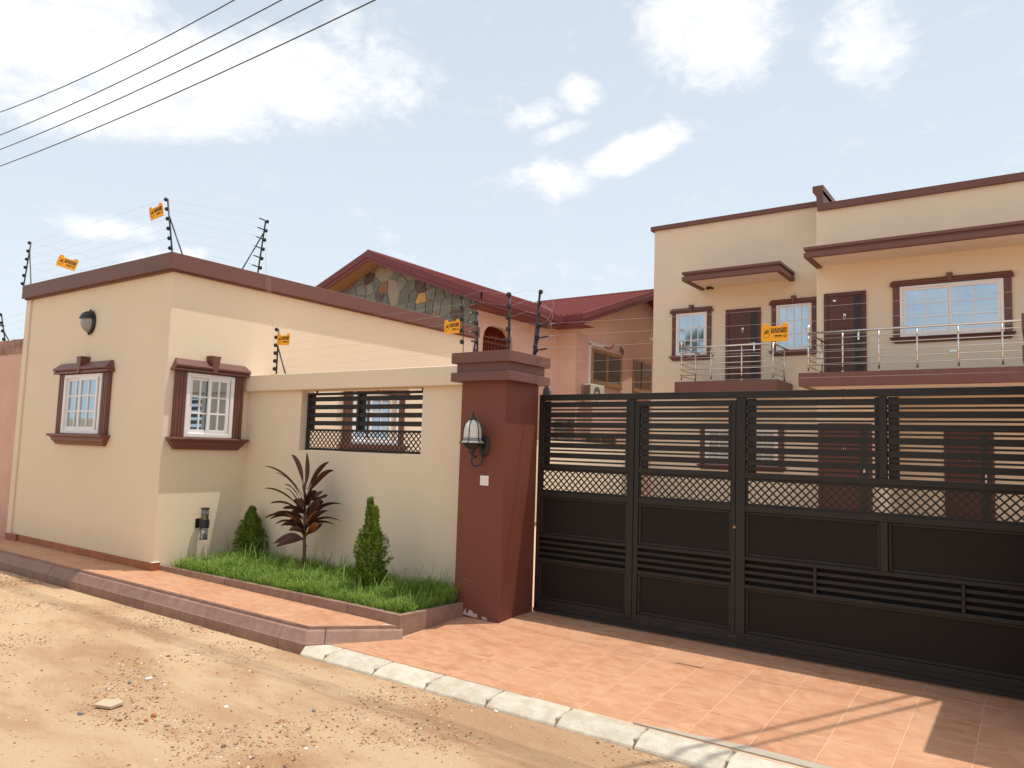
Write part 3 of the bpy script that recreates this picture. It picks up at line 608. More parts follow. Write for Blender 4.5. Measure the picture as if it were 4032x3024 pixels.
# ------------------------------------------------------------------ windows, doors
def pbox(mb, w, d0, d1, z0, z1, cham=0.0):
    """moulding course: box of half width w from wall (y=0) out to -d1"""
    mb.box(-w, w, -d1, -d0, z0, z1)
def window(parent, loc, rotz, w, h, cols, rows, slide=0.0, surround=True, name='window', jw=0.175, glass='glass', frame='white', over=0.0, ks=True):
    """sliding casement; local x along wall, -y out, origin at bottom centre"""
    W_ = w / 2; fm = M[frame]; fr = 0.052 * (1 if w < 1.6 else 1.25)
    f = MB()
    for a in ((-W_, -W_ + fr, 0, h), (W_ - fr, W_, 0, h), (-W_ + fr, W_ - fr, 0, fr), (-W_ + fr, W_ - fr, h - fr, h)): f.box(a[0], a[1], -0.055, 0.02, a[2], a[3])
    win = f.build(name, fm, parent, loc=loc, rotz=rotz, bevel=0.006)
    iw = w - 2 * fr; sf = 0.042 if w < 1.6 else 0.06
    half = iw / 2 + 0.02
    for s_ in (0, 1):
        if s_ == 0: x0 = -W_ + fr; x1 = x0 + half; y0, y1 = -0.026, -0.004
        else: x1 = W_ - fr - slide; x0 = x1 - half; y0, y1 = -0.052, -0.028
        z0, z1 = fr * 0.8, h - fr * 0.8
        s = MB(); s.box(x0, x0 + sf, y0, y1, z0, z1); s.box(x1 - sf, x1, y0, y1, z0, z1); s.box(x0 + sf, x1 - sf, y0, y1, z0, z0 + sf * 1.3); s.box(x0 + sf, x1 - sf, y0, y1, z1 - sf * 1.1, z1)
        gx0, gx1, gz0, gz1 = x0 + sf, x1 - sf, z0 + sf * 1.3, z1 - sf * 1.1; mw = 0.011 if frame == 'white' else 0.0
        if mw:
            for c in range(1, cols): cx_ = gx0 + (gx1 - gx0) * c / cols; s.box(cx_ - mw, cx_ + mw, y0 + 0.003, y1 - 0.002, gz0, gz1)
            for r_ in range(1, rows): cz = gz0 + (gz1 - gz0) * r_ / rows; s.box(gx0, gx1, y0 + 0.004, y1 - 0.003, cz - mw, cz + mw)
        s.build('sash', fm, win, raw=True, bevel=0.003)
        for c in range(cols):
            for r_ in range(rows):
                a0 = gx0 + (gx1 - gx0) * c / cols; a1 = gx0 + (gx1 - gx0) * (c + 1) / cols; c0 = gz0 + (gz1 - gz0) * r_ / rows; c1 = gz0 + (gz1 - gz0) * (r_ + 1) / rows
                ym = (y0 + y1) / 2 + 0.004; tl = random.uniform(-0.0012, 0.0012)
                p = MB(); p.raw([(a0, ym + tl, c0), (a1, ym - tl, c0), (a1, ym - tl, c1), (a0, ym + tl, c1), (a0, ym + .003, c0), (a1, ym + .003, c0), (a1, ym + .003, c1), (a0, ym + .003, c1)], [(0, 1, 2, 3), (7, 6, 5, 4), (0, 4, 5, 1), (3, 2, 6, 7), (1, 5, 6, 2), (0, 3, 7, 4)])
                p.build('pane', M[glass], win, raw=True, recalc=False)
    if not surround: return win
    B_ = M['brown_warm']; jo = W_ + jw
    for sgn in (-1, 1):
        j = MB(); a, b = (W_ + 0.004, jo) if sgn > 0 else (-jo, -W_ - 0.004)
        j.box(a, b, -0.045, 0.01, -0.005, h + 0.01)
        ww = (b - a)
        for q in (0.10, 0.40, 0.70): j.box(a + ww * q, a + ww * (q + 0.2), -0.053, -0.045, -0.005, h + 0.01)
        j.build('jamb', B_, win, raw=True, bevel=0.006, segs=2)
    lo = jo + 0.058; s = MB(); z = h + 0.01
    s.box(-lo, lo, -0.105, 0.01, z, z + 0.032)
    s.prism([(0.01, z + 0.032), (-0.085, z + 0.032), (-0.118, z + 0.045), (-0.125, z + 0.065), (-0.112, z + 0.088), (-0.09, z + 0.092), (-0.09, z + 0.104), (-0.075, z + 0.108), (-0.072, z + 0.122), (-0.056, z + 0.128), (-0.05, z + 0.142), (-0.03, z + 0.152), (0.01, z + 0.155)], 'x', -lo + 0.012, lo - 0.012)
    # splayed ends
    s.v = [(v[0] - (0.62 * max(0, v[2] - z - 0.085) * (1 if v[0] > 0 else -1)), v[1], v[2]) for v in s.v]
    s.build('lintel', B_, win, raw=True, bevel=0.005)
    if ks:
        k = MB(); zt = z + 0.225
        vs = []
        for (zz, hw) in ((z + 0.005, 0.030), (z + 0.19, 0.060), (zt, 0.070)):
            for sx in (-1, 1):
                for yy in (-0.125, 0.01): vs.append((sx * hw, yy, zz))
        k.raw(vs, [(0, 1, 3, 2), (8, 10, 11, 9)] + [q for i in (0, 4) for q in ((i, i + 2, i + 6, i + 4), (i + 1, i + 5, i + 7, i + 3), (i, i + 4, i + 5, i + 1), (i + 2, i + 3, i + 7, i + 6))])
        k.build('keystone', B_, win, raw=True, bevel=0.006)
    s = MB(); pr_ = [(0.01, -0.005), (-0.125, -0.005), (-0.135, -0.016), (-0.130, -0.034), (-0.105, -0.045), (-0.085, -0.058), (-0.085, -0.092), (-0.06, -0.115), (-0.045, -0.15), (0.01, -0.155)]
    s.prism(pr_, 'x', -lo - 0.012, lo + 0.012)
    s.v = [(v[0] - (0.85 * max(0, -v[2] - 0.03) * (1 if v[0] > 0 else -1)), v[1], v[2]) for v in s.v]
    s.build('sill', B_, win, raw=True, bevel=0.005)
    return win
def door(parent, loc, w, h):
    f = MB(); f.box(-w / 2, -w / 2 + 0.10, -0.05, 0.02, 0, h); f.box(w / 2 - 0.07, w / 2, -0.05, 0.02, 0, h); f.box(-w / 2 + 0.10, w / 2 - 0.07, -0.05, 0.02, h - 0.10, h)
    d = f.build('door', M['door'], parent, loc=loc, bevel=0.008)
    l = MB(); a, b = -w / 2 + 0.10, w / 2 - 0.07
    l.box(a, b, -0.022, 0.0, 0.0, h - 0.10)
    for i in range(9): zz = 0.16 + i * 0.2; l.box(a + 0.03, w / 2 - 0.30, -0.026, -0.022, zz, zz + 0.185)
    l.build('leaf', M['door'], d, raw=True, bevel=0.003)
    MB().box(w / 2 - 0.285, w / 2 - 0.115, -0.031, -0.022, 0.0, h - 0.1).build('inlay', M['door_stripe'], d, raw=True)
    hd = MB(); hd.box(w / 2 - 0.205, w / 2 - 0.165, -0.045, -0.031, h - 1.28, h - 1.03); hd.tube([(w / 2 - 0.185, -0.04, h - 1.06), (w / 2 - 0.185, -0.085, h - 1.06), (w / 2 - 0.32, -0.085, h - 1.055)], 0.012, 8)
    hd.build('handle', M['steel'], d, raw=True)
    kn = MB(); kn.lathe([(0.0, -0.02), (0.028, -0.02), (0.028, 0.0), (0.0, 0.0)], (0, -0.03, h - 0.60), 12, 'y'); kn.tube([(-0.022, -0.05, h - 0.62), (-0.026, -0.05, h - 0.68), (0, -0.05, h - 0.735), (0.026, -0.05, h - 0.68), (0.022, -0.05, h - 0.62)], 0.007, 6)
    kn.build('knocker', M['steel'], d, raw=True)
    return d

# ------------------------------------------------------------------ guard house (left)
GX0, GX1, GY0, GY1, GZ = -8.50, -4.4785, -1.4169, 4.5, 3.6465
gh = thing('guard_house', 'single storey cream building at left with brown roof band and two white windows', 'building', (-6.5, 1.5, 0))
MB().box(GX0, GX1, GY0, GY1, -0.3, GZ + 0.05).build('wall', M['cream'], gh, bevel=0.008)
b = MB(); e = 0.0936; b.box(GX0 - 0.03, GX1 + e, GY0 - e, GY1 + e, GZ, 3.850)
b.v = [(v[0], v[1], v[2] + (-0.0 if v[0] > -6 else 0)) for v in b.v]
b.build('roof_band', M['brown'], gh, bevel=0.006)
MB().box(GX0 - 0.02, GX1 + e - 0.045, GY0 - e + 0.045, GY1 + e - 0.045, GZ - 0.018, GZ).build('drip_edge', M['brown'], gh)
MB().box(GX0 - 0.005, GX0 + 0.135, GY0 - 0.028, GY0, -0.1, GZ - 0.02).build('pilaster', M['cream'], gh, bevel=0.004)
# tiled skirting
xx = GX1 + 0.004; i = 0
while xx > GX0:
    x0 = max(GX0 - 0.02, xx - 0.3665); yy = GY0 - 0.012 - (0.028 if x0 < GX0 + 0.1 else 0)
    MB().box(x0 + 0.001, xx - 0.001, yy, GY0 + 0.0, 0.0, 0.113 + random.uniform(-0.002, 0.002)).build('skirting_tile', M['skirt'], gh, bevel=0.0015); xx = x0; i += 1
    if x0 <= GX0: break
MB().box(GX1, GX1 + 0.014, GY0 - 0.010, GY0 + 0.09, -0.02, 0.113).build('skirting_tile', M['skirt'], gh, bevel=0.0015)
MB().box(GX1 - 0.05, GX1 + 0.013, GY0 - 0.011, GY0 + 0.085, 0.113, 0.122).build('plaster_cap', M['white'], gh, bevel=0.003)
w1 = window(gh, (-6.463, GY0, 1.615), 0, 1.05, 0.812, 2, 3, slide=0.055); tag(w1, 'window in the shaded street wall')
w2 = window(gh, (GX1, -0.832, 1.615), PI / 2, 0.665, 0.80, 2, 3, slide=0.015, jw=0.145); tag(w2, 'window round the corner, above the bed')
w3 = window(gh, (GX1, 2.07, 1.60), PI / 2, 1.0, 0.80, 2, 3, slide=0.12, jw=0.15); tag(w3, 'window seen through the black wall grille')

# bulkhead lamp
bl = thing('bulkhead_lamp', 'black oval bulkhead lamp with ribbed lens high on the shaded street wall', 'lamp', (-6.44, GY0, 3.14))
def oval(w, h, n=28): return [(w * math.cos(2 * PI * k / n), h * math.sin(2 * PI * k / n)) for k in range(n)]
m_ = MB()
rings = [(0.115, 0.155, 0.0), (0.122, 0.162, -0.012), (0.118, 0.158, -0.035), (0.10, 0.14, -0.045)]
vs = []; fs = []
for a, b_, d in rings: vs += [(p, d, q) for p, q in oval(a, b_)]
for i in range(3):
    for k in range(28): fs.append((i * 28 + k, i * 28 + (k + 1) % 28, (i + 1) * 28 + (k + 1) % 28, (i + 1) * 28 + k))
fs.append(tuple(range(28))); fs.append(tuple(84 + k for k in range(28)))
m_.raw(vs, fs); m_.build('housing', M['black'], bl, raw=True, smooth=False, bevel=0.003)
m_ = MB(); vs = []; fs = []; rings = []
for i in range(7):
    a = i / 6 * PI / 2; rings.append((0.096 * math.cos(a) + 0.002, 0.135 * math.cos(a) + 0.002, -0.04 - 0.105 * math.sin(a)))
for a, b_, d in rings: vs += [(p, d, q) for p, q in oval(a, b_)]
for i in range(6):
    for k in range(28): fs.append((i * 28 + k, i * 28 + (k + 1) % 28, (i + 1) * 28 + (k + 1) % 28, (i + 1) * 28 + k))
fs.append(tuple(6 * 28 + k for k in range(28)))
m_.raw(vs, fs); m_.build('lens', M['lens'], bl, raw=True, smooth=True)
m_ = MB(); vs = []; fs = []; K = 15
for i in range(7):      # eyelid hood over the upper half
    a = i / 6 * PI / 2; ra, rb, d = 0.112 * math.cos(a) ** 0.7 + 0.003, 0.150 * math.cos(a) ** 0.7 + 0.003, -0.035 - 0.125 * math.sin(a)
    for k in range(K):
        th = PI * (0.03 + 0.94 * k / (K - 1)); cutz = 0.055
        vs.append((ra * math.cos(th), d, max(cutz * (1 - i / 6 * 0.2), rb * math.sin(th))))
for i in range(6):
    for k in range(K - 1): fs.append((i * K + k, i * K + k + 1, (i + 1) * K + k + 1, (i + 1) * K + k))
m_.raw(vs, fs); hd = m_.build('hood', M['black'], bl, raw=True, smooth=True)
sm = hd.modifiers.new('s', 'SOLIDIFY'); sm.thickness = 0.006
MB().ball((0, -0.03, 0.163), 0.016, 8, 6).ball((0, -0.03, -0.163), 0.016, 8, 6).build('lug', M['black'], bl, raw=True)

# up/down wall lamp
ul = thing('updown_wall_lamp', 'black box wall lamp with clear glass cylinders above and below, low beside the grass', 'lamp', (GX1, -0.84, 0.55))
MB().box(0, 0.012, -0.06, 0.06, -0.058, 0.058).box(0.012, 0.05, -0.02, 0.02, -0.04, 0.04).build('bracket', M['black'], ul, raw=True, bevel=0.003)
MB().lathe([(0.001, -0.052), (0.056, -0.052), (0.058, -0.05), (0.058, 0.05), (0.056, 0.052), (0.001, 0.052)], (0.105, 0, 0), 20).build('body', M['black'], ul, raw=True, smooth=False, bevel=0.002)
gl = mat('clear_glass', (0.9, 0.93, 0.92), rough=0.03, spec=0.6); gl.node_tree.nodes['Principled BSDF'].inputs['Transmission Weight'].default_value = 0.9
for s_ in (1, -1):
    MB().lathe([(0.046, 0.052 * s_), (0.046, 0.185 * s_), (0.043, 0.185 * s_), (0.043, 0.052 * s_)], (0.105, 0, 0), 20).build('glass_cylinder', gl, ul, raw=True, smooth=True)
    pr_ = []
    for i in range(6): h0 = 0.056 + i * 0.021; pr_ += [(0.034, h0 * s_), (0.034, (h0 + 0.006) * s_), (0.016, (h0 + 0.012) * s_), (0.034, (h0 + 0.018) * s_)]
    MB().lathe(pr_, (0.105, 0, 0), 18).build('reflector', M['steel'], ul, raw=True)
    MB().lathe([(0.001, 0.185 * s_), (0.053, 0.185 * s_), (0.053, 0.194 * s_), (0.001, 0.194 * s_)], (0.105, 0, 0), 20).build('end_cap', M['black'], ul, raw=True)

# ------------------------------------------------------------------ boundary wall with grille
bw = thing('boundary_wall', 'cream boundary wall with coping and a square opening behind the grass bed', 'wall', (-2.5, -0.2, 0))
WY0, WY1 = -0.25, -0.06; OX0, OX1, OZ0 = -3.381, -1.35, 1.50
m_ = MB(); m_.box(GX1, OX0, WY0, WY1, -0.3, 2.244); m_.box(OX1, -0.40, WY0, WY1, -0.3, 2.244); m_.box(OX0, OX1, WY0, WY1, -0.3, OZ0)
m_.build('wall', M['cream'], bw)
MB().box(GX1, -0.42, WY0 - 0.07, WY1 + 0.07, 2.244, 2.456).build('coping', M['cream'], bw, bevel=0.008)
gt = thing('wall_grille', 'black metal grille of flat bars over a lattice strip in the boundary wall opening', 'grille', (-2.4, -0.15, 1.5))
gy0, gy1 = -0.165, -0.125; gx0, gx1, gz0, gz1 = -3.375, -1.39, 1.505, 2.215; gx0 = -3.37
f = MB(); f.box(gx0, gx0 + 0.035, gy0, gy1, gz0, gz1); f.box(gx1 - 0.035, gx1, gy0, gy1, gz0, gz1); f.box(gx0 + 0.035, gx1 - 0.035, gy0, gy1, gz1 - 0.03, gz1); f.box(gx0 + 0.035, gx1 - 0.035, gy0, gy1, gz0, gz0 + 0.03)
f.box(gx0 + 0.035, gx1 - 0.035, gy0, gy1, gz0 + 0.235, gz0 + 0.262)
xm_ = -2.455; f.box(xm_ - 0.02, xm_ + 0.02, gy0, gy1, gz0 + 0.262, gz1 - 0.03)
f.build('frame', M['gate'], gt, bevel=0.003)
for a in (-3.22, -1.45): MB().tube([(a, -0.145, gz1 - 0.005), (a, -0.145, 2.246)], 0.012, 8).build('hinge_pin', M['gate'], gt)
for (a, c) in ((gx0 + 0.035, xm_ - 0.02), (xm_ + 0.02, gx1 - 0.035)):
    MB().box(a + 0.005, a + 0.085, gy0 + 0.03, gy0 + 0.034, gz0 + 0.262, gz1 - 0.03).build('rear_bar', M['gate'], gt)
    for i in range(4):
        z = gz0 + 0.262 + 0.045 + i * 0.099; MB().box(a, c, gy0 + 0.008, gy0 + 0.022, z, z + 0.056).build('slat', M['gate'], gt, bevel=0.002)
def lattice(name, parent, x0, x1, z0, z1, y, pitch, wd=0.011, m='gate', th=0.004):
    mb = MB()
    for sgn in (1, -1):
        c = (z0 if sgn > 0 else z0) ; H_ = z1 - z0
        s_ = x0 - H_ if sgn > 0 else x0
        t_ = s_
        while t_ < x1 + (0 if sgn > 0 else H_):
            # line from (t_, z0) to (t_+sgn*H, z1)
            xa, za, xb, zb = t_, z0, t_ + sgn * H_, z1
            if sgn > 0:
                if xa < x0: za += (x0 - xa); xa = x0
                if xb > x1: zb -= (xb - x1); xb = x1
            else:
                if xb < x0: zb -= (x0 - xb); xb = x0
                if xa > x1: za += (xa - x1); xa = x1
            if zb - za > 0.004:
                d = Vector((xb - xa, 0, zb - za)).normalized(); nrm = Vector((d.z, 0, -d.x)) * wd / 2; yy = y + (0.0022 if sgn > 0 else -0.0022)
                A = Vector((xa, yy, za)); B = Vector((xb, yy, zb)); vs = []
                for p in (A, B):
                    for q in (nrm, -nrm):
                        for t2 in (-th / 2, th / 2): vs.append(p + q + Vector((0, t2, 0)))
                mb.raw(vs, [(0, 1, 3, 2), (4, 6, 7, 5), (0, 4, 5, 1), (2, 3, 7, 6), (0, 2, 6, 4), (1, 5, 7, 3)])
            t_ += pitch
    return mb.build(name, M[m], parent)
lattice('lattice', gt, gx0 + 0.035, gx1 - 0.035, gz0 + 0.03, gz0 + 0.235, -0.145, 0.071, 0.014)

# ------------------------------------------------------------------ gate pillars
def pillar(label, x1, mirror=False):
    p = thing('gate_pillar', label, 'pillar', (x1, -0.3, 0), 'brown gate pillars'); w = 0.5465; y0, y1 = (-0.5656, 0.0) if not mirror else (-0.74, 0.0)
    xa, xb = (x1 - w, x1) if not mirror else (x1, x1 + w)
    MB().box(xa, xb, y0, y1, -0.3, 2.26).build('shaft', M['pillar'], p, bevel=0.006)
    c = MB(); co = 0.082
    c.box(xa - co, xb + co, y0 - co, y1 + co, 2.246, 2.334); c.box(xa - 0.04, xb + 0.04, y0 - 0.04, y1 + 0.04, 2.30, 2.45); c.box(xa - co, xb + co, y0 - co, y1 + co, 2.426, 2.533)
    c.build('cap', M['brown'], p, bevel=0.006, segs=2)
    return p
pl = pillar('square brown gate pillar with stepped cap, lantern and switch on it', 0.0)
pillar('brown gate pillar at the far right end of the gate', 4.16, True)
fl = MB(); rf = random.Random(2); pts = [(-0.43, 0.012)] + [(-0.43 + 0.016 * i, 0.012 + rf.uniform(0.0, 0.05) * (1 if 1 < i < 9 else 0.4)) for i in range(1, 12)] + [(-0.25, -0.012), (-0.43, 0.0)]
fl.prism(pts, 'y', -0.5675, -0.5655); fl.prism([(-0.19, -0.012), (-0.20, 0.012), (-0.18, 0.006), (-0.165, 0.014), (-0.15, 0.004), (-0.13, -0.012)], 'y', -0.5675, -0.5655)
fl.build('flaked_plaster', mat('bare_plaster', (0.48, 0.42, 0.38), rough=0.9, var=0.1, vscale=30), pl)

# lantern
la = thing('pillar_lantern', 'black lantern with frosted bell shade and curled bracket on the brown pillar', 'lamp', (-0.235, -0.5656, 1.6))
cx_, cy_ = -0.283, -0.70
vs = []; fs = []; mb = MB()
for a, b_, d in ((0.064, 0.102, 0.0), (0.066, 0.105, -0.010), (0.056, 0.092, -0.020), (0.03, 0.06, -0.026)): vs += [(-0.235 + p, -0.5656 + d, 1.617 + q) for p, q in oval(a, b_)]
for i in range(3):
    for k in range(28): fs.append((i * 28 + k, i * 28 + (k + 1) % 28, (i + 1) * 28 + (k + 1) % 28, (i + 1) * 28 + k))
fs.append(tuple(range(28))); fs.append(tuple(84 + k for k in range(28)))
mb.raw(vs, fs); mb.build('backplate', M['iron'], la, smooth=True)
MB().lathe([(0.02, 0), (0.105, 0.004), (0.128, 0.004), (0.128, 0.010), (0.02, 0.010)], (cx_, cy_, 1.632), 28).lathe([(0.004, -0.095), (0.022, -0.088), (0.034, -0.075), (0.03, -0.055), (0.05, -0.04), (0.075, -0.022), (0.095, -0.006), (0.10, 0.0)], (cx_, cy_, 1.634), 28).build('base_cup', M['iron'], la, smooth=True)
MB().lathe([(0.121, 1.644), (0.10, 1.655), (0.091, 1.672), (0.088, 1.70), (0.086, 1.755), (0.080, 1.79), (0.068, 1.825), (0.048, 1.853), (0.02, 1.868)], (cx_, cy_, 0), 32).build('shade', M['frost'], la, smooth=True)
cg = MB()
prof = [(0.127, 1.644), (0.105, 1.656), (0.096, 1.674), (0.093, 1.70), (0.091, 1.755), (0.085, 1.792), (0.073, 1.828), (0.052, 1.857), (0.02, 1.872)]
for k in range(6):
    a = PI / 6 + k * PI / 3 + 0.3; cg.tube([(cx_ + r * math.cos(a), cy_ + r * math.sin(a), z) for r, z in prof], 0.0045, 6)
for r, z in ((0.098, 1.672), (0.094, 1.688)): cg.tube([(cx_ + r * math.cos(2 * PI * k / 32), cy_ + r * math.sin(2 * PI * k / 32), z) for k in range(33)], 0.0032, 6)
cg.build('cage', M['iron'], la, smooth=True)
MB().lathe([(0.03, 1.864), (0.034, 1.872), (0.026, 1.884), (0.012, 1.888), (0.009, 1.895), (0.015, 1.905), (0.013, 1.925), (0.004, 1.945), (0.001, 1.947)], (cx_, cy_, 0), 20).build('finial', M['iron'], la, smooth=True)
sp = [(-0.235, -0.585, 1.60), (-0.232, -0.605, 1.55), (-0.226, -0.635, 1.50)]
arm = [Vector((cx_ + 0.045, cy_ + 0.09, 1.60))]
pts = []
for i in range(26):
    t_ = i / 25; a = 0.9 - t_ * 5.6; r = 0.075 * (1 - 0.62 * t_ ** 1.3)
    pts.append((cx_ + 0.008 + r * math.cos(a) * 0.75, cy_ + 0.052 - r * math.cos(a) * -0.55 * 1, 1.482 + r * math.sin(a)))
MB().tube([(-0.235, -0.59, 1.62), (-0.23, -0.612, 1.58)] + pts, 0.0085, 8).ball(pts[-1], 0.014, 10, 8).build('scroll_arm', M['iron'], la, smooth=True)
MB().cyl((cx_, cy_, 1.545), (cx_ + 0.006, cy_ + 0.02, 1.50), 0.012).build('stem', M['iron'], la)
# switch
sw = thing('bell_switch', 'small white rocker switch plate under the lantern on the pillar', 'switch', (-0.22, -0.5656, 1.287))
MB().box(-0.05, 0.05, -0.009, 0, -0.047, 0.047).build('plate', M['white'], sw, raw=True, bevel=0.003, segs=2)
MB().raw([(-0.03, -0.0095, -0.03), (0.03, -0.0095, -0.03), (0.03, -0.016, 0.03), (-0.03, -0.016, 0.03), (-0.03, -0.008, -0.03), (0.03, -0.008, -0.03), (0.03, -0.008, 0.03), (-0.03, -0.008, 0.03)], [(0, 1, 2, 3), (4, 7, 6, 5), (3, 2, 6, 7), (0, 4, 5, 1), (0, 3, 7, 4), (1, 5, 6, 2)]).build('rocker', mat('switch_rocker', (0.74, 0.73, 0.7), rough=0.4), sw, raw=True)

# ------------------------------------------------------------------ the gate
ga = thing('sliding_gate', 'large black metal sliding gate with slats, lattice strip and solid lower panels', 'gate', (2.1, 0.03, 0))
FY0, FY1 = 0.0, 0.055; XR = 5.6; Mg = M['gate']
def bar(name, x0, x1, z0, z1, y0=FY0, y1=FY1, parent=ga, m=Mg, bev=0.003): return MB().box(x0, x1, y0, y1, z0, z1).build(name, m, parent, bevel=bev)
bar('top_rail', 0.012, XR, 2.094, 2.154); bar('left_stile', 0.012, 0.05, 0.012, 2.094)
bar('stile', 1.008, 1.072, 0.09, 2.094); bar('stile', 2.030, 2.110, 0.09, 2.094); bar('stile', 3.141, 3.195, 1.464, 2.094); bar('stile', 3.141, 3.195, 0.766, 1.136)
bar('bottom_rail', 0.012, XR, 0.012, 0.046, -0.012, 0.05); bar('bottom_rail', 0.012, XR, 0.046, 0.088, 0.0, 0.055)
bar('lower_rail', 0.05, 1.008, 0.088, 0.136); bar('lower_rail', 2.110, XR, 0.088, 0.136)
for a, c in ((0.05, 1.008), (2.11, XR)):
    bar('mid_rail', a, c, 1.415, 1.464); bar('lattice_rail', a, c, 1.136, 1.186); bar('panel_rail', a, c, 0.735, 0.766); bar('panel_rail', a, c, 0.503, 0.535)
bar('louvre_divider', 2.655, 2.681, 0.535, 0.735); bar('louvre_divider', 3.666, 3.691, 0.535, 0.735)
MB().box(0.02, 1.04, 0.058, 0.061, 0.06, 1.14).box(2.07, XR, 0.058, 0.061, 0.06, 1.14).build('backing_sheet', M['gate_sheet'], ga)
# pedestrian door inside the gate
pd = MB(); dx0, dx1 = 1.078, 2.026
pd.box(dx0, dx0 + 0.045, 0.004, 0.05, 0.098, 2.078); pd.box(dx1 - 0.038, dx1, 0.004, 0.05, 0.098, 2.078); pd.box(dx0 + .045, dx1 - .038, 0.004, 0.05, 2.028, 2.078)
pd.box(dx0 + .045, dx1 - .038, 0.004, 0.05, 0.098, 0.146); pd.box(dx0 + .045, dx1 - .038, 0.004, 0.05, 1.415, 1.464); pd.box(dx0 + .045, dx1 - .038, 0.004, 0.05, 1.136, 1.186)
pd.box(dx0 + .045, dx1 - .038, 0.004, 0.05, 0.735, 0.766); pd.box(dx0 + .045, dx1 - .038, 0.004, 0.05, 0.503, 0.535)
pdo = pd.build('pedestrian_door', Mg, ga, bevel=0.003)
MB().box(dx0 + .02, dx1 - .02, 0.053, 0.056, 0.1, 1.14).build('backing_sheet', M['gate_sheet'], pdo)
MB().lathe([(0.0, -0.006), (0.011, -0.006), (0.013, 0.0), (0.0, 0.0)], (dx1 - 0.006, 0.004, 1.0), 12, 'y').build('lock', M['bronze'], pdo)
def infill(x0, x1, parent, louv=True, toprow=True, door_=False):
    """slats above, lattice strip, recessed sheets below"""
    ya, yb = (0.024, 0.029)
    MB().box(x0 + 0.006, x0 + 0.082, 0.036, 0.040, 1.464, 2.09 if not door_ else 2.03).build('rear_bar', Mg, parent); MB().box(x1 - 0.036, x1 - 0.006, 0.036, 0.040, 1.464, 2.09 if not door_ else 2.03).build('rear_bar', Mg, parent)
    for i in range(6):
        z = 2.078 - 0.1005 * i
        if not (door_ and i == 0): MB().box(x0, x1, ya, yb, z - 0.051, z).build('slat', Mg, parent, bevel=0.0015)
        zz = z - 0.067 - (0.006 if i == 5 else 0); MB().box(x0, x1, ya, yb, zz - 0.017, zz).build('slat', Mg, parent, bevel=0.001)
def panelx(x0, x1, z0, z1, parent):
    e = 0.024; MB().box(x0, x1, 0.030, 0.034, z0, z1).build('panel', M['gate_sheet'], parent)
    m_ = MB(); m_.box(x0, x0 + e, 0.018, 0.030, z0, z1); m_.box(x1 - e, x1, 0.018, 0.030, z0, z1); m_.box(x0 + e, x1 - e, 0.018, 0.030, z0, z0 + e); m_.box(x0 + e, x1 - e, 0.018, 0.030, z1 - e, z1)
    m_.build('panel_moulding', Mg, parent, bevel=0.004)
def louvres(x0, x1, parent):
    for i in range(3): z = 0.535 + 0.0265 + i * 0.0565 + 0.004; MB().box(x0, x1, 0.008, 0.03, z, z + 0.027).build('louvre_slat', Mg, parent, bevel=0.002)
def lat(x0, x1, parent):
    m_ = MB(); e = 0.02; m_.box(x0, x1, 0.02, 0.03, 1.393, 1.416); m_.box(x0, x1, 0.02, 0.03, 1.186, 1.206); m_.box(x0, x0 + e, 0.02, 0.03, 1.206, 1.393); m_.box(x1 - e * 0.6, x1, 0.02, 0.03, 1.206, 1.393); m_.build('lattice_frame', Mg, parent)
    lattice('lattice', parent, x0 + 0.004, x1 - 0.004, 1.190, 1.410, 0.036, 0.0655, 0.0125)
infill(0.05, 1.008, ga); lat(0.05, 1.008, ga); panelx(0.05, 1.008, 0.766, 1.136, ga); louvres(0.05, 1.008, ga); panelx(0.05, 1.008, 0.136, 0.503, ga)
a, c = dx0 + 0.045, dx1 - 0.038
infill(a, c, pdo, door_=True); lat(a, c, pdo); panelx(a, c, 0.766, 1.136, pdo); louvres(a, c, pdo); panelx(a, c, 0.146, 0.503, pdo)
infill(2.110, 3.141, ga); infill(3.195, 4.6, ga); lat(2.11, XR, ga)
panelx(2.11, 3.141, 0.766, 1.136, ga); panelx(3.195, XR, 0.766, 1.136, ga); louvres(2.11, 2.655, ga); louvres(2.681, 3.666, ga); louvres(3.691, XR, ga); panelx(2.11, XR, 0.136, 0.503, ga)
MB().prism([(0.0, 2.154), (0.09, 2.154), (0.09, 2.20), (0.075, 2.235), (0.045, 2.25), (0.015, 2.235), (0.0, 2.20)], 'y', 0.07, 0.11).build('guide_roller', mat('grey_metal', (0.16, 0.16, 0.16), rough=0.5), ga, bevel=0.004)
struct(MB().box(-4.3, 8.5, 0.22, 16, -0.05, -0.004).build('courtyard', M['grout']))['label'] = 'tiled courtyard behind the gate'

# ------------------------------------------------------------------ main house
hs = thing('main_house', 'two storey cream house at right with brown canopies and steel railed balconies', 'house', (1.0, 15.0, 0))
HY, H2 = 15.5, 14.45
MB().box(-5.92, 0.5, HY, 25, -0.1, 8.79).build('wall', M['cream'], hs)
MB().box(-0.700, 9.0, H2, 25, 3.36, 8.30).build('wall', M['cream'], hs)
MB().box(-0.700, 1.05, H2, 25, -0.1, 3.36).build('wall', M['cream'], hs)
MB().box(1.05, 9.0, 16.2, 25, -0.1, 3.36).build('wall', M['cream'], hs)
MB().box(-6.03, -0.66, HY - 0.08, 25, 8.75, 8.89).build('roof_band', M['brown'], hs, bevel=0.004)
MB().box(-0.66, 9.0, H2 - 0.08, 25, 8.262, 8.455).build('roof_band', M['brown'], hs, bevel=0.004)
pr = MB(); pr.box(-0.68, -0.505, H2 - 0.079, 18.5, 8.455, 8.81); pr.prism([(-0.68, 8.70), (-0.505, 8.70), (-0.505, 8.954), (-0.78, 8.954), (-0.78, 8.79)], 'y', H2 - 0.081, 18.5)
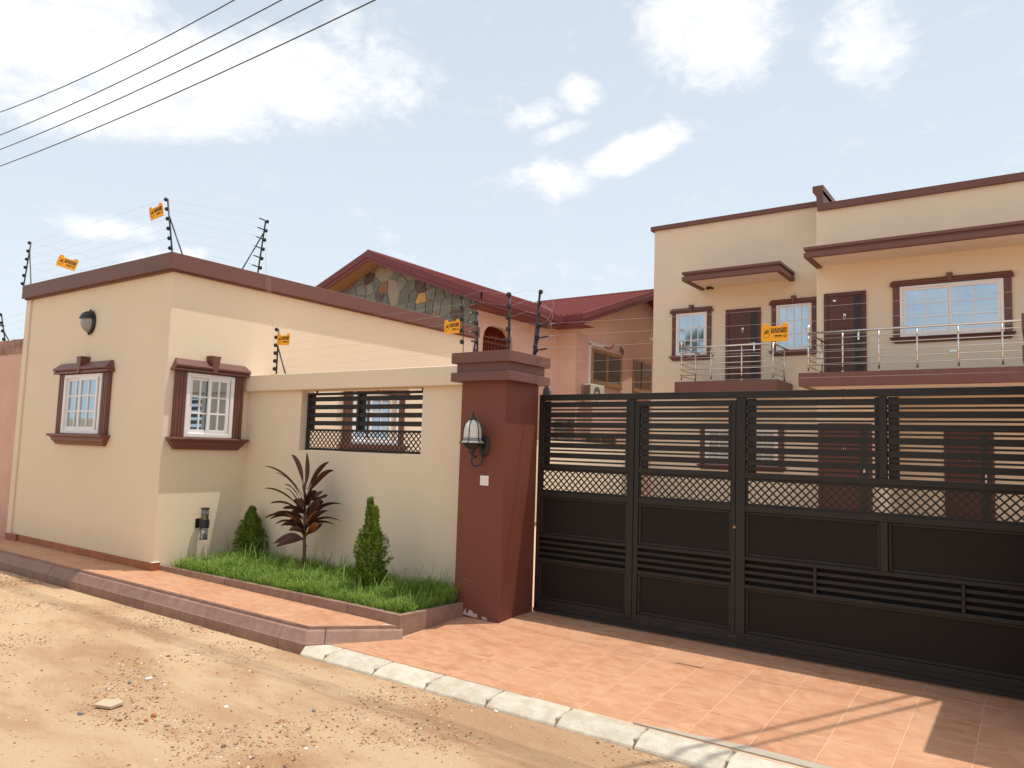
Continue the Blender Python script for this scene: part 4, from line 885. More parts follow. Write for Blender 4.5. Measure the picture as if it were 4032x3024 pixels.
pr.build('parapet_end', M['brown'], hs)
def canopy(x0, x1, yf, yw, zt):
    c = MB(); c.box(x0, x1, yf, yw, zt - 0.075, zt); c.box(x0 + 0.05, x1 - 0.05, yf + 0.05, yw, zt - 0.15, zt - 0.07)
    c.box(x0, x1, yf, yf + 0.14, zt - 0.27, zt - 0.145); c.box(x0, x0 + 0.14, yf + 0.14, yw, zt - 0.27, zt - 0.145); c.box(x1 - 0.14, x1, yf + 0.14, yw, zt - 0.27, zt - 0.145)
    o = c.build('canopy', M['brown'], hs, bevel=0.004)
    MB().box(x0 + 0.14, x1 - 0.14, yf + 0.14, yw, zt - 0.225, zt - 0.14).build('soffit', M['cream_soffit'], o)
    return o
cL = canopy(-4.37, -1.542, 14.05, HY, 6.925); cRc = canopy(-0.703, 9.0, 13.117, H2, 6.955)
for o, xs_, yy, zz in ((cL, (-2.96,), 14.8, 6.70), (cRc, (0.17, 1.27, 2.44, 3.5), 13.85, 6.73)):
    for q in xs_: MB().lathe([(0.001, 0), (0.085, 0), (0.09, -0.006), (0.001, -0.007)], (q, yy, zz), 20).build('downlight', M['cream'], o)
def balcony(x0, x1, yf, yw, zt, zb, posts, ret, ry, zf, soff=False, side2=None):
    o = MB().box(x0, x1, yf, yw, zb, zt).build('balcony', M['brown_warm'], hs, bevel=0.005)
    if soff: MB().box(x0 + 0.22, x1, yf + 0.22, yw, zb - 0.0035, zb + 0.01).build('soffit', M['cream_soffit'], o)
    st = M['steel']; hr = MB(); hz_ = zt + 0.99
    hr.cyl((posts[0], ry, hz_), (x1 if side2 is None else posts[-1], ry, hz_), 0.026, 12); hr.cyl((posts[0], ry, hz_), (posts[0], yw, hz_ + 0.0), 0.022, 12)
    if side2: hr.cyl((posts[-1], ry, hz_), (posts[-1], yw, hz_), 0.026, 12)
    hr.build('handrail', st, o, smooth=True)
    for q in posts: MB().cyl((q, ry, zt), (q, ry, hz_ - 0.02), 0.020, 12).lathe([(0.04, 0), (0.045, 0.008), (0.03, 0.02), (0.02, 0.022)], (q, ry, zt), 14).build('post', st, o, smooth=True)
    for q in ([posts[0]] + ([posts[-1]] if side2 else [])): MB().cyl((q, yw - 0.35, zt), (q, yw - 0.35, hz_ - 0.02), 0.022, 12).build('post', st, o, smooth=True)
    for i in range(5):
        z = zt + 0.185 + i * 0.1625
        MB().cyl((posts[0] - 0.03, ry - 0.03, z), (x1 if side2 is None else posts[-1] + 0.03, ry - 0.03, z), 0.0105, 8).build('rail_bar', st, o, smooth=True)
        MB().cyl((posts[0], ry - 0.05, z - 0.02), (posts[0], yw - 0.3, z - 0.02), 0.0105, 8).build('rail_bar', st, o, smooth=True)
        if side2: MB().cyl((posts[-1], ry - 0.05, z - 0.02), (posts[-1], yw - 0.3, z - 0.02), 0.0105, 8).build('rail_bar', st, o, smooth=True)
    MB().cyl((posts[0], ry, hz_), (posts[0], ry, hz_ + 0.10), 0.024, 10).ball((posts[0], ry, hz_ + 0.13), 0.062, 16, 12).build('ball_finial', st, o, smooth=True)
    return o
b1 = balcony(-4.515, -1.60, 13.97, HY, 3.685, 3.37, [-4.35, -3.466, -2.59, -1.735], True, 14.07, 0, side2=True); tag(b1, 'short balcony with steel rails')
b2 = balcony(-0.705, 9.0, 12.632, H2, 3.682, 3.352, [-0.495, 0.293, 1.083, 1.877, 2.686, 3.504, 4.32, 5.14], True, 12.735, 0, soff=True); tag(b2, 'long balcony over the carport')
door(hs, (-3.024, HY, 3.685), 1.045, 2.287); door(hs, (0.006, H2, 3.682), 1.03, 2.292)
window(hs, (-4.628, HY, 4.645), 0, 0.995, 1.33, 2, 3, jw=0.135); window(hs, (-1.56, HY, 4.655), 0, 0.975, 1.33, 2, 3, jw=0.14)
window(hs, (2.398, H2, 4.70), 0, 2.19, 1.285, 2, 3, jw=0.16)
window(hs, (-3.07, HY, 1.33), 0, 2.16, 1.06, 3, 3, jw=0.16); door(hs, (-0.02, H2, 0.0), 1.3, 2.53)
door(hs, (2.6, 16.2, 0.0), 1.1, 2.4)
MB().box(0.79, 1.045, H2 - 0.12, H2, -0.1, 3.352).build('pilaster', M['cream'], hs)
MB().box(2.36, 2.52, H2 - 0.03, H2, 4.27, 4.34).build('vent', M['steel'], hs, bevel=0.004)
MB().box(-0.28, -0.21, H2 - 0.032, H2 - 0.022, 5.75, 5.79).build('door_plate', M['steel'], hs)
pn = thing('pendant_lamp', 'small dark pendant lamp under the long balcony', 'lamp', (0.12, 13.6, 3.34))
MB().lathe([(0.001, 0), (0.05, 0), (0.04, -0.03), (0.001, -0.03)], (0.12, 13.6, 3.35), 14).cyl((0.12, 13.6, 3.33), (0.12, 13.6, 3.05), 0.006).build('rod', M['iron'], pn); MB().lathe([(0.02, 3.05), (0.09, 2.95), (0.10, 2.90), (0.02, 2.88)], (0.12, 13.6, 0), 16).build('shade', M['frost'], pn, smooth=True)
# cameras
c1 = thing('security_camera', 'black bullet security camera under the short canopy of the house', 'camera', (-3.96, HY, 6.66))
MB().lathe([(0.001, 0), (0.05, 0), (0.045, 0.03), (0.001, 0.03)], (-3.96, HY - 0.04, 6.70), 14, 'y').tube([(-3.96, HY - 0.03, 6.69), (-3.97, HY - 0.12, 6.70)], 0.018).build('mount', M['black'], c1)
MB().tube([(-3.97, HY - 0.08, 6.71), (-4.03, HY - 0.27, 6.64)], 0.05, 14).build('body', M['black'], c1)
c2 = thing('security_camera', 'tiny white dome camera on the left edge of the house', 'camera', (-5.9, HY, 5.2))
MB().tube([(-5.93, HY, 5.19), (-5.93, HY - 0.07, 5.21)], 0.02, 10).tube([(-5.93, HY - 0.06, 5.22), (-5.92, HY - 0.15, 5.22)], 0.045, 14).build('body', M['white'], c2)
MB().ball((-5.918, HY - 0.15, 5.22), 0.03, 12, 8).build('lens', M['black'], c2)

# compound side wall
cw = thing('compound_wall', 'low cream side wall of the compound seen through the gate slats', 'wall', (-6.2, 10, 0))
MB().box(-6.30, -6.2, 4.5, 15.5, -0.2, 1.80).build('wall', M['cream'], cw); MB().box(-6.32, -6.18, 4.6, 15.5, 1.80, 1.835).build('coping', M['cream'], cw)
# left neighbour's street wall
nw = thing('neighbour_street_wall', 'weathered pink wall at the left edge joining the guard house', 'wall', (-12, -1.3, 0))
MB().box(-30, GX0 - 0.035, -1.375, -1.2, -0.3, 3.045).build('wall', wall_mat('stained_pink_render', (0.68, 0.44, 0.36), grime=(0.28, 0.17, 0.12), z0=0.0, zh=1.2, amt=0.6, rough=0.9, spec=0.15, var=0.05, vscale=1.5, col2=(0.60, 0.37, 0.29), c2scale=2, c2amt=0.5, bump=0.5, bscale=60, bdist=0.006), nw)
cpb = MB(); rn = random.Random(3); top = [(-30, 3.0)]; q = -13.0
while q < GX0 - 0.04: top.append((q, 3.05 + rn.uniform(-0.008, 0.014))); q += 0.07
top.append((GX0 - 0.036, 3.055)); cpb.prism([(-30, 2.86)] + top[1:] + [(GX0 - 0.036, 2.83)], 'y', -1.385, -1.19); cpb.build('stained_coping', mat('stained_coping', (0.42, 0.25, 0.19), rough=0.95, col2=(0.20, 0.12, 0.085), c2scale=5, c2amt=0.8, bump=0.8, bscale=30, bdist=0.01), nw)

# ------------------------------------------------------------------ neighbour house
nh = thing('neighbour_house', 'pink neighbour house with maroon metal roof and stone clad gable', 'house', (-12, 15, 0))
XM, YG, XW, YW = -8.713, 9.94, -8.0, 14.23
RX, RZ, SL = -12.6, 7.50, 0.384          # main ridge, slope
EX = -8.10; EZ = RZ - SL * (EX - RX); LX = 2 * RX - EX
# walls: gable backing, arch side wall, wing
MB().prism([(2 * RX - XM, -0.1), (XM, -0.1), (XM, RZ - SL * (XM - RX) - 0.12), (RX, RZ - 0.12), (2 * RX - XM, RZ - SL * (XM - RX) - 0.12)], 'y', YG, YG + 0.25).build('wall', M['pink'], nh)
wz = 5.55
def arch_wall(mb, x0, x1, ya, yb, z0, z1, a0, a1, sill, spring, crown):
    """wall slab in the plane x, opening a0..a1 along y with a rounded head"""
    mb.box(x0, x1, ya, a0, z0, z1); mb.box(x0, x1, a1, yb, z0, z1); mb.box(x0, x1, a0, a1, z0, sill)
    n = 16; c = (a0 + a1) / 2; r = (a1 - a0) / 2
    pts = [(a0, z1)]
    for i in range(n + 1):
        a = PI - PI * i / n; pts.append((c + r * math.copysign(abs(math.cos(a)) ** 0.7, math.cos(a)), spring + (crown - spring) * math.sin(a) ** 0.7))
    pts.append((a1, z1))
    for i in range(1, len(pts) - 2):
        p, q = pts[i], pts[i + 1]
        if abs(q[0] - p[0]) < 1e-5: continue
        mb.prism([p, q, (q[0], z1), (p[0], z1)], 'x', x0, x1)
aw = MB(); arch_wall(aw, XM - 0.22, XM, YG + 0.251, YW + 0.1, -0.1, wz + 0.15, 10.25, 11.71, 3.3, 4.55, 5.14); aw.build('wall', M['pink'], nh)
rc = MB(); rc.box(XM - 1.6, XM - 1.5, 9.9, 12.3, 2.9, 5.5); rc.box(XM - 1.5, XM - 0.22, 12.2, 12.3, 2.9, 5.5); rc.box(XM - 1.6, XM - 0.2, 9.95, 12.3, 5.4, 5.5); rc.box(XM - 1.6, XM - 0.2, 9.95, 12.3, 2.85, 2.95)
rc.build('recess_wall', M['orange'], nh)
MB().box(XM - 1.49, XM - 1.45, 10.35, 11.9, 2.95, 4.75).build('recess_door', mat('pale_door', (0.42, 0.38, 0.34), rough=0.6), nh)
rl_ = MB(); rl_.box(XM - 0.14, XM - 0.10, 10.21, 11.71, 4.62, 4.67); rlo = rl_.build('railing', M['rail'], nh)
for i in range(9): q = 10.31 + i * 0.165; MB().box(XM - 0.135, XM - 0.105, q, q + 0.028, 3.3, 4.62).build('baluster', M['rail'], rlo)
for i in range(4):
    q = 10.42 + i * 0.32; pts = [(XM - 0.12, q + 0.075 * math.cos(a_) * (1 - a_ / 9) - 0.03 * a_ / 3, 4.80 + 0.075 * math.sin(a_) * (1 - a_ / 9)) for a_ in [k * 0.45 for k in range(13)]]
    pts = [(XM - 0.12, q - 0.10, 4.67), (XM - 0.12, q - 0.05, 4.75)] + pts[::-1]; MB().tube(pts, 0.011, 6).build('scroll', M['rail'], rlo, smooth=True)
MB().box(XM - 0.3, XW, YW, 30, -0.1, 5.60).prism([(YW, 5.60), (30, 5.60), (30, 5.6 + 0.0), (18.78, RZ - 0.1), (YW, 5.75)], 'x', XW - 0.2, XW).build('wall', M['pink'], nh)
# roof sheets
th = 0.03
def slope_quad(mb, P4):
    n_ = (Vector(P4[1]) - Vector(P4[0])).cross(Vector(P4[3]) - Vector(P4[0])).normalized()
    if n_.z < 0: n_ = -n_
    vs = [Vector(p) for p in P4] + [Vector(p) - n_ * th for p in P4]
    mb.raw(vs, [(0, 1, 2, 3), (7, 6, 5, 4), (0, 4, 5, 1), (1, 5, 6, 2), (2, 6, 7, 3), (3, 7, 4, 0)])
r = MB(); YF = 9.34
slope_quad(r, [(RX, YF, RZ), (EX, YF, EZ), (EX, 30, EZ), (RX, 30, RZ)]); slope_quad(r, [(RX, YF, RZ), (LX, YF, EZ), (LX, 30, EZ), (RX, 30, RZ)])
rf_ = r.build('roof', M['roof'], nh)
EWY, EWZ, RWY, XV = 13.60, 5.855, 18.78, -7.42; SW = (RZ + 0.08 - EWZ) / (RWY - EWY)
r = MB(); slope_quad(r, [(XV, EWY, EWZ), (RX, EWY, EWZ), (RX, RWY, RZ + 0.08), (XV, RWY, RZ + 0.08)]); slope_quad(r, [(XV, RWY, RZ + 0.08), (RX, RWY, RZ + 0.08), (RX, 24, EWZ), (XV, 24, EWZ)])
rf2 = r.build('roof', M['roof'], nh)
# standing ribs
def rib(p, q, parent, w=0.026, h=0.045):
    p, q = Vector(p), Vector(q); d = (q - p).normalized(); s_ = d.cross(Vector((0, 0, 1))).normalized(); u = s_.cross(d).normalized()
    vs = [a + s_ * sx + u * uz for a in (p, q) for sx, uz in ((-w, 0), (-w * .5, h), (w * .5, h), (w, 0))]
    MB().raw(vs, [(0, 1, 2, 3), (7, 6, 5, 4), (0, 4, 5, 1), (1, 5, 6, 2), (2, 6, 7, 3), (3, 7, 4, 0)]).build('rib', M['roof'], parent)
q = XV - 0.12
while q > RX:
    zc = RZ - SL * (q - RX)                 # main roof height at this x: rib starts at the valley
    y0_ = EWY if q > EX else EWY + max(0, (zc - EWZ)) / SW
    if y0_ < RWY: rib((q, y0_, EWZ + SW * (y0_ - EWY)), (q, RWY, RZ + 0.08), rf2)
    q -= 0.235
q = YF + 0.12
while q < RWY:
    xe = EX
    zz_ = EWZ + SW * max(0, q - EWY)
    if q > EWY: xe = min(EX, RX + (RZ - zz_) / SL)
    if xe > RX + 0.2: rib((xe, q, RZ - SL * (xe - RX)), (RX, q, RZ), rf_, 0.02, 0.03)
    q += 0.235
# valley flashing, ridge caps
vz0, vz1 = EZ, RZ
MB().tube([(EX - 0.02, EWY - 0.02, EZ + 0.03), ((EX + RX) / 2, EWY + ((EZ + RZ) / 2 - EWZ) / SW, (EZ + RZ) / 2 + 0.02), (RX + 0.2, RWY - 0.4, RZ)], 0.05, 6).build('valley_flashing', M['fascia'], nh)
MB().tube([(XV, RWY, RZ + 0.10), (RX, RWY, RZ + 0.10)], 0.06, 6).tube([(RX, YF, RZ + 0.01), (RX, 28, RZ + 0.01)], 0.05, 6).build('ridge_cap', M['roof'], nh)
# fascias: two stepped boards each
def board(p, q, zt, zb, off, out, parent=nh, thk=0.05):
    """board hanging below the line p-q, shifted by out"""
    p, q, o = Vector(p), Vector(q), Vector(out); o1 = o * off; o2 = o * (off - thk)
    vs = []
    for a in (p, q):
        for oo, dz in ((o1, zt), (o1, zb), (o2, zb), (o2, zt)): vs.append(a + oo + Vector((0, 0, dz)))
    MB().raw(vs, [(0, 1, 2, 3), (7, 6, 5, 4), (0, 4, 5, 1), (1, 5, 6, 2), (2, 6, 7, 3), (3, 7, 4, 0)]).build('fascia', M['fascia'], parent, bevel=0.006)
for (p, q, o) in (((RX, YF, RZ), (EX + 0.03, YF, EZ), (0, -1, 0)), ((RX, YF, RZ), (LX, YF, EZ), (0, -1, 0)), ((EX, YF - 0.03, EZ), (EX, EWY, EZ), (1, 0, 0)), ((EX - 0.0, EWY, EWZ - 0.02), (XV + 0.02, EWY, EWZ), (0, -1, 0)), ((XV, EWY - 0.03, EWZ), (XV, RWY, RZ + 0.08), (1, 0, 0)), ((XV, RWY, RZ + 0.08), (XV, 23, 6.1), (1, 0, 0))):
    board(p, q, 0.02, -0.19, 0.03, o); board(p, q, -0.19, -0.31, 0.004, o)
# boxed eaves and timber soffit
sfm = MB()
for s_ in (1, -1):
    a = (RX, RZ - 0.30); b_ = (RX + s_ * (EX - RX), EZ - 0.30)
    sfm.raw([(a[0], YF + .02, a[1]), (b_[0], YF + .02, b_[1]), (b_[0], YG, b_[1]), (a[0], YG, a[1]), (a[0], YF + .02, a[1] + .01), (b_[0], YF + .02, b_[1] + .01), (b_[0], YG, b_[1] + .01), (a[0], YG, a[1] + .01)], [(0, 1, 2, 3), (7, 6, 5, 4), (0, 4, 5, 1), (1, 5, 6, 2), (2, 6, 7, 3), (3, 7, 4, 0)])
    for i in range(5):
        y_ = YF + 0.10 + i * 0.11; sfm.raw([(a[0], y_, a[1] - .008), (b_[0], y_, b_[1] - .008), (b_[0], y_ + .012, b_[1] - .008), (a[0], y_ + .012, a[1] - .008), (a[0], y_, a[1]), (b_[0], y_, b_[1]), (b_[0], y_ + .012, b_[1]), (a[0], y_ + .012, a[1])], [(0, 1, 2, 3), (0, 4, 5, 1), (2, 6, 7, 3)])
sfm.build('timber_soffit', M['timber'], nh)
MB().box(XM, EX, YG - 0.55, EWY, EZ - 0.31, EZ - 0.29).box(XM, XV, EWY, YW + .1, EWZ - 0.33, EWZ - 0.31).build('eave_soffit', M['fascia'], nh)
MB().prism([(EWY, EWZ - 0.31), (RWY, RZ - 0.24), (RWY, RZ - 0.22), (EWY, EWZ - 0.29)], 'x', XW, XV).build('eave_soffit', M['fascia'], nh)
# crazy stone cladding: separate stones with recessed joints
def stones(parent, region, y, sp_, seed, ochre=(), th_=0.035):
    rn = random.Random(seed); xs_ = [p[0] for p in region]; zs = [p[1] for p in region]; pts = []
    z = min(zs) - sp_
    while z < max(zs) + sp_:
        x_ = min(xs_) - sp_
        while x_ < max(xs_) + sp_: pts.append((x_ + rn.uniform(-.42, .42) * sp_, z + rn.uniform(-.42, .42) * sp_)); x_ += sp_
        z += sp_ * 1.15
    for (px, pz) in pts:
        cell = list(region)
        for (qx, qz) in pts:
            if (qx, qz) == (px, pz) or abs(qx - px) > 2.4 * sp_ or abs(qz - pz) > 2.4 * sp_: continue
            a_, b__ = px - qx, pz - qz; c_ = -(a_ * (px + qx) / 2 + b__ * (pz + qz) / 2)
            cell = clip(cell, a_, b__, c_)
            if len(cell) < 3: break
        if len(cell) < 3: continue
        c0 = inset(cell, 0.014); c1 = inset(cell, 0.024)
        if len(c0) < 3 or len(c1) != len(c0): continue
        n_ = len(c0); d = th_ * rn.uniform(0.7, 1.2)
        vs = [(p[0], y, p[1]) for p in c0] + [(p[0], y - d * .75, p[1]) for p in c0] + [(p[0], y - d, p[1]) for p in c1]
        fs = [(i, (i + 1) % n_, n_ + (i + 1) % n_, n_ + i) for i in range(n_)] + [(n_ + i, n_ + (i + 1) % n_, 2 * n_ + (i + 1) % n_, 2 * n_ + i) for i in range(n_)] + [tuple(range(2 * n_, 3 * n_))]
        mi = rn.choices(range(4), (0.50, 0.20, 0.22, 0.08))[0]
        cx1 = sum(p[0] for p in cell) / len(cell); cz1 = sum(p[1] for p in cell) / len(cell)
        for ox, oz, om in ochre:
            if abs(cx1 - ox) < sp_ * .5 and abs(cz1 - oz) < sp_ * .5: mi = om
        MB().raw(vs, fs).build('stone', STN[mi], parent)
gz_ = lambda x_: RZ - SL * abs(x_ - RX) - 0.30
reg = [(-15.2, 4.75), (XM - 0.01, 4.75), (XM - 0.01, gz_(XM)), (RX, RZ - 0.30), (-15.2, gz_(-15.2))]
gs = MB().prism(reg, 'y', YG - 0.012, YG).build('gable_cladding', M['stone_mortar'], nh)
stones(gs, reg, YG - 0.012, 0.36, 5, ochre=((-10.9, 5.85, 4), (-12.3, 6.3, 3), (-12.5, 5.9, 3)))
reg = [(XM - 0.05, 0.2), (XW + 0.02, 0.2), (XW + 0.02, 2.6), (XM - 0.05, 2.6)]
ws = MB().prism(reg, 'y', YW - 0.02, YW).build('wing_cladding', M['stone_mortar'], nh); stones(ws, reg, YW - 0.02, 0.3, 6)
for (yc, w_) in ((16.305, 2.14), (19.06, 1.5)):
    wn_ = window(nh, (XW, yc, 3.86), PI / 2, w_, 1.16, 1, 1, slide=0.0, surround=False, frame='bronze', glass='glass_dark')
    MB().box(-w_ / 2 - .03, w_ / 2 + .03, -0.075, -0.0, -0.05, 0.0).build('sill', M['bronze'], wn_, raw=True)
window(nh, (XW, 15.9, 1.35), PI / 2, 2.3, 0.85, 1, 1, surround=False, frame='bronze', glass='glass_dark')
MB().box(XW - 0.001, XW + 0.012, YW + 0.0, 14.95, -0.1, 5.4).build('render_patch', wall_mat('paler_pink_render', (0.68, 0.40, 0.31), rough=0.85, var=0.05), nh)
# air conditioner and trunking
ac = thing('air_conditioner', 'cream outdoor air conditioner unit below the pink house window', 'air conditioner', (-7.75, 15.0, 3.45))
MB().box(XW + 0.10, XW + 0.40, 14.55, 15.45, 3.20, 3.76).build('casing', M['ac'], ac, bevel=0.015)
cl_ = MB()
for i in range(9): cl_.box(XW + 0.13 + i * 0.028, XW + 0.142 + i * 0.028, 14.535, 14.55, 3.24, 3.72)
cl_.build('coil_fins', mat('coil_fins', (0.16, 0.09, 0.06), rough=0.6, metal=0.4), ac)
MB().lathe([(0.21, 0), (0.225, 0.006), (0.235, 0.0)], (XW + 0.40, 14.93, 3.48), 24, 'x').lathe([(0.001, 0.012), (0.05, 0.012), (0.05, 0.0)], (XW + 0.40, 14.93, 3.48), 16, 'x').build('fan_ring', M['ac'], ac)
fb = MB()
for k in range(12): a_ = 2 * PI * k / 12; fb.raw([(XW + 0.403, 14.93 + 0.05 * math.cos(a_), 3.48 + 0.05 * math.sin(a_)), (XW + 0.403, 14.93 + 0.21 * math.cos(a_ + .12), 3.48 + 0.21 * math.sin(a_ + .12)), (XW + 0.408, 14.93 + 0.21 * math.cos(a_ + .42), 3.48 + 0.21 * math.sin(a_ + .42)), (XW + 0.408, 14.93 + 0.05 * math.cos(a_ + .4), 3.48 + 0.05 * math.sin(a_ + .4))], [(0, 1, 2, 3)])
fb.build('fan_blades', mat('fan_grey', (0.30, 0.27, 0.22), rough=0.6), ac, recalc=False)
MB().box(XW, XW + 0.10, 14.7, 14.74, 3.16, 3.2).box(XW, XW + 0.42, 14.7, 14.74, 3.14, 3.2).box(XW, XW + 0.42, 15.25, 15.29, 3.14, 3.2).build('bracket', M['ac'], ac)
tk = MB(); tk.box(XW, XW + 0.05, 15.02, 15.12, 3.76, 5.16); tk.box(XW, XW + 0.05, 15.02, 16.02, 5.10, 5.24)
tk = tk.build('pipe_trunking', mat('white_trunking', (0.72, 0.66, 0.60), rough=0.5), bevel=0.008); tag(tk, 'white right angled pipe trunking on the pink wall', 'trunking')
o = MB().tube([(XW + 0.02, 16.02, 5.17), (XW + 0.03, 16.4, 5.14), (XW + 0.03, 16.68, 5.24), (XW + 0.02, 16.72, 5.36)], 0.014, 6).build('loose_cable', M['cable']); tag(o, 'short loose cable poking from the white trunking', 'cable')
o = MB().tube([(XW, 17.25, 5.36), (XW + 0.05, 17.34, 5.20), (XW + 0.04, 17.45, 5.06)], 0.03, 7, rs=[0.01, 0.06, 0.015]).tube([(XW + 0.02, 17.28, 5.24), (XW + 0.05, 17.1, 5.12)], 0.006, 5).build('cable_bundle', M['bark']); tag(o, 'ragged bundle of cable ends above the pink house window', 'cable')

# ------------------------------------------------------------------ electric fence
LAST = [None]
INS = MB().lathe([(0.001, -0.02), (0.012, -0.02), (0.013, -0.013), (0.025, -0.010), (0.026, -0.004), (0.015, -0.003), (0.015, 0.003), (0.026, 0.004), (0.025, 0.010), (0.013, 0.013), (0.012, 0.02), (0.001, 0.02)], (0, 0, 0), 14).mesh('insulator'); INS.materials.append(M['black'])
def fpost(label, base, top, n, side, axis_, brace=None, bend=0.0, r=0.011, name='fence_post', z0f=0.12, flat=False):
    """pole from base to top carrying n insulators offset sideways; axis_ is the bobbin direction"""
    b0, t0 = Vector(base), Vector(top); t = thing(name, label, 'fence post', base, 'electric fence posts'); LAST[0] = t
    path = [b0 + Vector((bend * (1 - s_) ** 2.0 * (1 if s_ < 0.15 else 0), 0, 0)) + (t0 - b0) * s_ for s_ in (0, 0.05, 0.12, 0.5, 1.0)]
    MB().tube(path, r, 8).build('pole', M['black'], t, smooth=True)
    for i in range(n):
        s_ = z0f + (0.985 - z0f) * (n - 1 - i) / (n - 1); p = b0 + (t0 - b0) * s_ + Vector(side)
        o = bpy.data.objects.new('insulator', INS); COL.objects.link(o); o.parent = t; o.location = p - b0
        o.rotation_euler = Vector(axis_).to_track_quat('Z', 'Y').to_euler()
    if brace:
        b2, s2 = Vector(brace[0]), brace[1]; q = b0 + (t0 - b0) * s2; MB().tube([b2 + (b2 - b0) * 0.12, b2 + Vector((0, 0, 0.03)), q], r * 0.85, 8).build('brace', M['black'], t, smooth=True)
    return [b0 + (t0 - b0) * (z0f + (0.985 - z0f) * (n - 1 - i) / (n - 1)) + Vector(side) for i in range(n)]
rt = 3.85
p1 = fpost('black electric fence post at the far left corner of the guard house roof', (-8.85, -1.38, rt), (-8.76, -1.36, 4.60), 6, (-0.03, -0.01, 0), (1, 0.2, 0), ((-8.62, -1.36, rt), 0.82))
p2 = fpost('tallest looking fence post on the front corner of the guard house roof', (-4.56, -1.40, rt), (-4.765, -1.40, 4.60), 6, (-0.012, -0.02, 0), (1, 1, 0), ((-4.47, -1.33, rt), 0.70))
p3 = fpost('fence post with bent foot and line tensioners on the guard house side band', (-4.48, -0.225, rt), (-4.48, -0.150, 4.615), 6, (0.02, 0.015, 0), (0, 1, 0), ((-4.48, -0.46, rt), 0.78))
p4 = fpost('fence post on the cream coping at the guard house end', (-3.875, -0.28, 2.456), (-3.881, -0.28, 3.05), 6, (-0.018, -0.02, 0), (1, 0.3, 0), ((-3.73, -0.26, 2.456), 0.62))
p5 = fpost('string of insulators with a looping cable at the left rear of the pillar cap', (-0.76, -0.30, 2.456), (-0.79, -0.30, 3.19), 5, (-0.0, -0.02, 0), (1, 0, 0), None, r=0.004, z0f=0.33)
p5b = fpost('braced fence post just behind the lantern pillar top', (-0.585, -0.28, 2.456), (-0.61, -0.28, 3.0), 5, (0, -0.02, 0), (0.2, 1, 0), ((-0.68, -0.26, 2.456), 0.62), z0f=0.25)
p6 = fpost('fence post facing the street on the front edge of the pillar cap', (0.04, -0.60, 2.533), (0.03, -0.60, 3.075), 5, (0, -0.016, 0), (0, 1, 0), None, r=0.013, z0f=0.17)
p7 = fpost('leaning fence post at the rear right corner of the pillar cap', (-0.01, -0.10, 2.533), (-0.0, -0.03, 3.215), 6, (0.018, -0.015, 0), (0.3, 1, 0), None, r=0.012, z0f=0.15)
p8 = fpost('short fence post holding the wires that cross above the gate', (0.01, -0.10, 2.533), (-0.0, -0.03, 2.86), 3, (0.015, -0.02, 0), (0.3, 1, 0), None, r=0.011, z0f=0.2)
p9 = fpost('fence post on the right hand gate pillar', (4.42, -0.12, 2.533), (4.42, -0.12, 3.2), 6, (-0.03, 0, 0), (1, 0, 0), None, z0f=0.15)
p0 = fpost('fence post with long arm on the pink wall at the left edge', (-9.55, -1.30, 3.05), (-9.75, -1.32, 3.53), 4, (0.01, -0.02, 0), (1, 0.3, 0), ((-9.42, -1.3, 3.05), 0.4))
armo = MB().tube([(-9.66, -1.31, 3.335), (-12.5, -1.5, 3.80)], 0.016, 8).build('arm', M['black'], LAST[0])
def wires(label, runs, r=0.0009, tens=(), m='wire'):
    t = thing('fence_wires', label, 'wire', runs[0][0]); b0 = Vector(runs[0][0])
    for pts in runs:
        P = []
        for a, b_ in zip(pts, pts[1:]):
            a, b_ = Vector(a), Vector(b_); L_ = (b_ - a).length
            for i in range(4): s_ = i / 4; P.append(a + (b_ - a) * s_ - Vector((0, 0, 0.006 * L_ * s_ * (1 - s_))))
        P.append(Vector(pts[-1])); MB().tube(P, r, 5).build('wire', M[m], t)
    for (a, b_) in tens:
        a, b_ = Vector(a), Vector(b_); d = (b_ - a); mid1 = a + d * 0.32
        MB().tube([a, mid1], 0.0035, 6).build('tension_spring', M['steel'], t); MB().tube([mid1, a + d * 0.4, a + d * 0.9, b_], 0.009, 8, rs=[0.004, 0.009, 0.009, 0.004]).build('tensioner', M['black'], t)
    return t
ten = []
for i in range(6): e_ = Vector(p3[i]); ten.append((e_ + Vector((0.0, -0.19, 0.02)), e_ + Vector((0, -0.025, 0.004))))
wires('six fence wires over the front and side of the guard house roof', [[p1[i], p2[i], tuple(ten[i][0])] for i in range(6)], tens=ten)
wires('fence wires running back from the guard house roof corner', [[p1[i], (-8.76, 4.4, p1[i].z)] for i in range(6)])
wires('fence wires dropping from the roof band to the wall coping', [[p3[i], Vector((-4.36, -0.19 + 0.018 * i, 3.8)), p4[i] + Vector((-0.05 + 0.01 * i, 0, 0.02))] for i in range(6)], r=0.0006)
wires('thin fence wires above the cream boundary wall coping', [[p4[i], Vector((-0.78, -0.30, 3.045 - 0.10 * i + 0.06))] for i in range(6)])
ten = [(Vector((-0.70, -0.29, p5b[i].z + 0.02)), Vector((-0.625, -0.285, p5b[i].z + 0.005))) for i in range(4)]
loops = []
for i in range(5):
    a, b_, c_ = p5[i], p6[i], p7[i]; loops.append([a, (a + b_) / 2 + Vector((0, -0.03, 0.05)), b_, (b_ + c_) / 2 + Vector((0.05, -0.03, 0.03)), c_])
wires('loops of fence wire joining the posts around the pillar cap', loops, tens=ten)
ten = [(p8[i] + Vector((0.20, -0.02, 0.01)), p8[i] + Vector((0.03, 0, 0))) for i in range(3)]
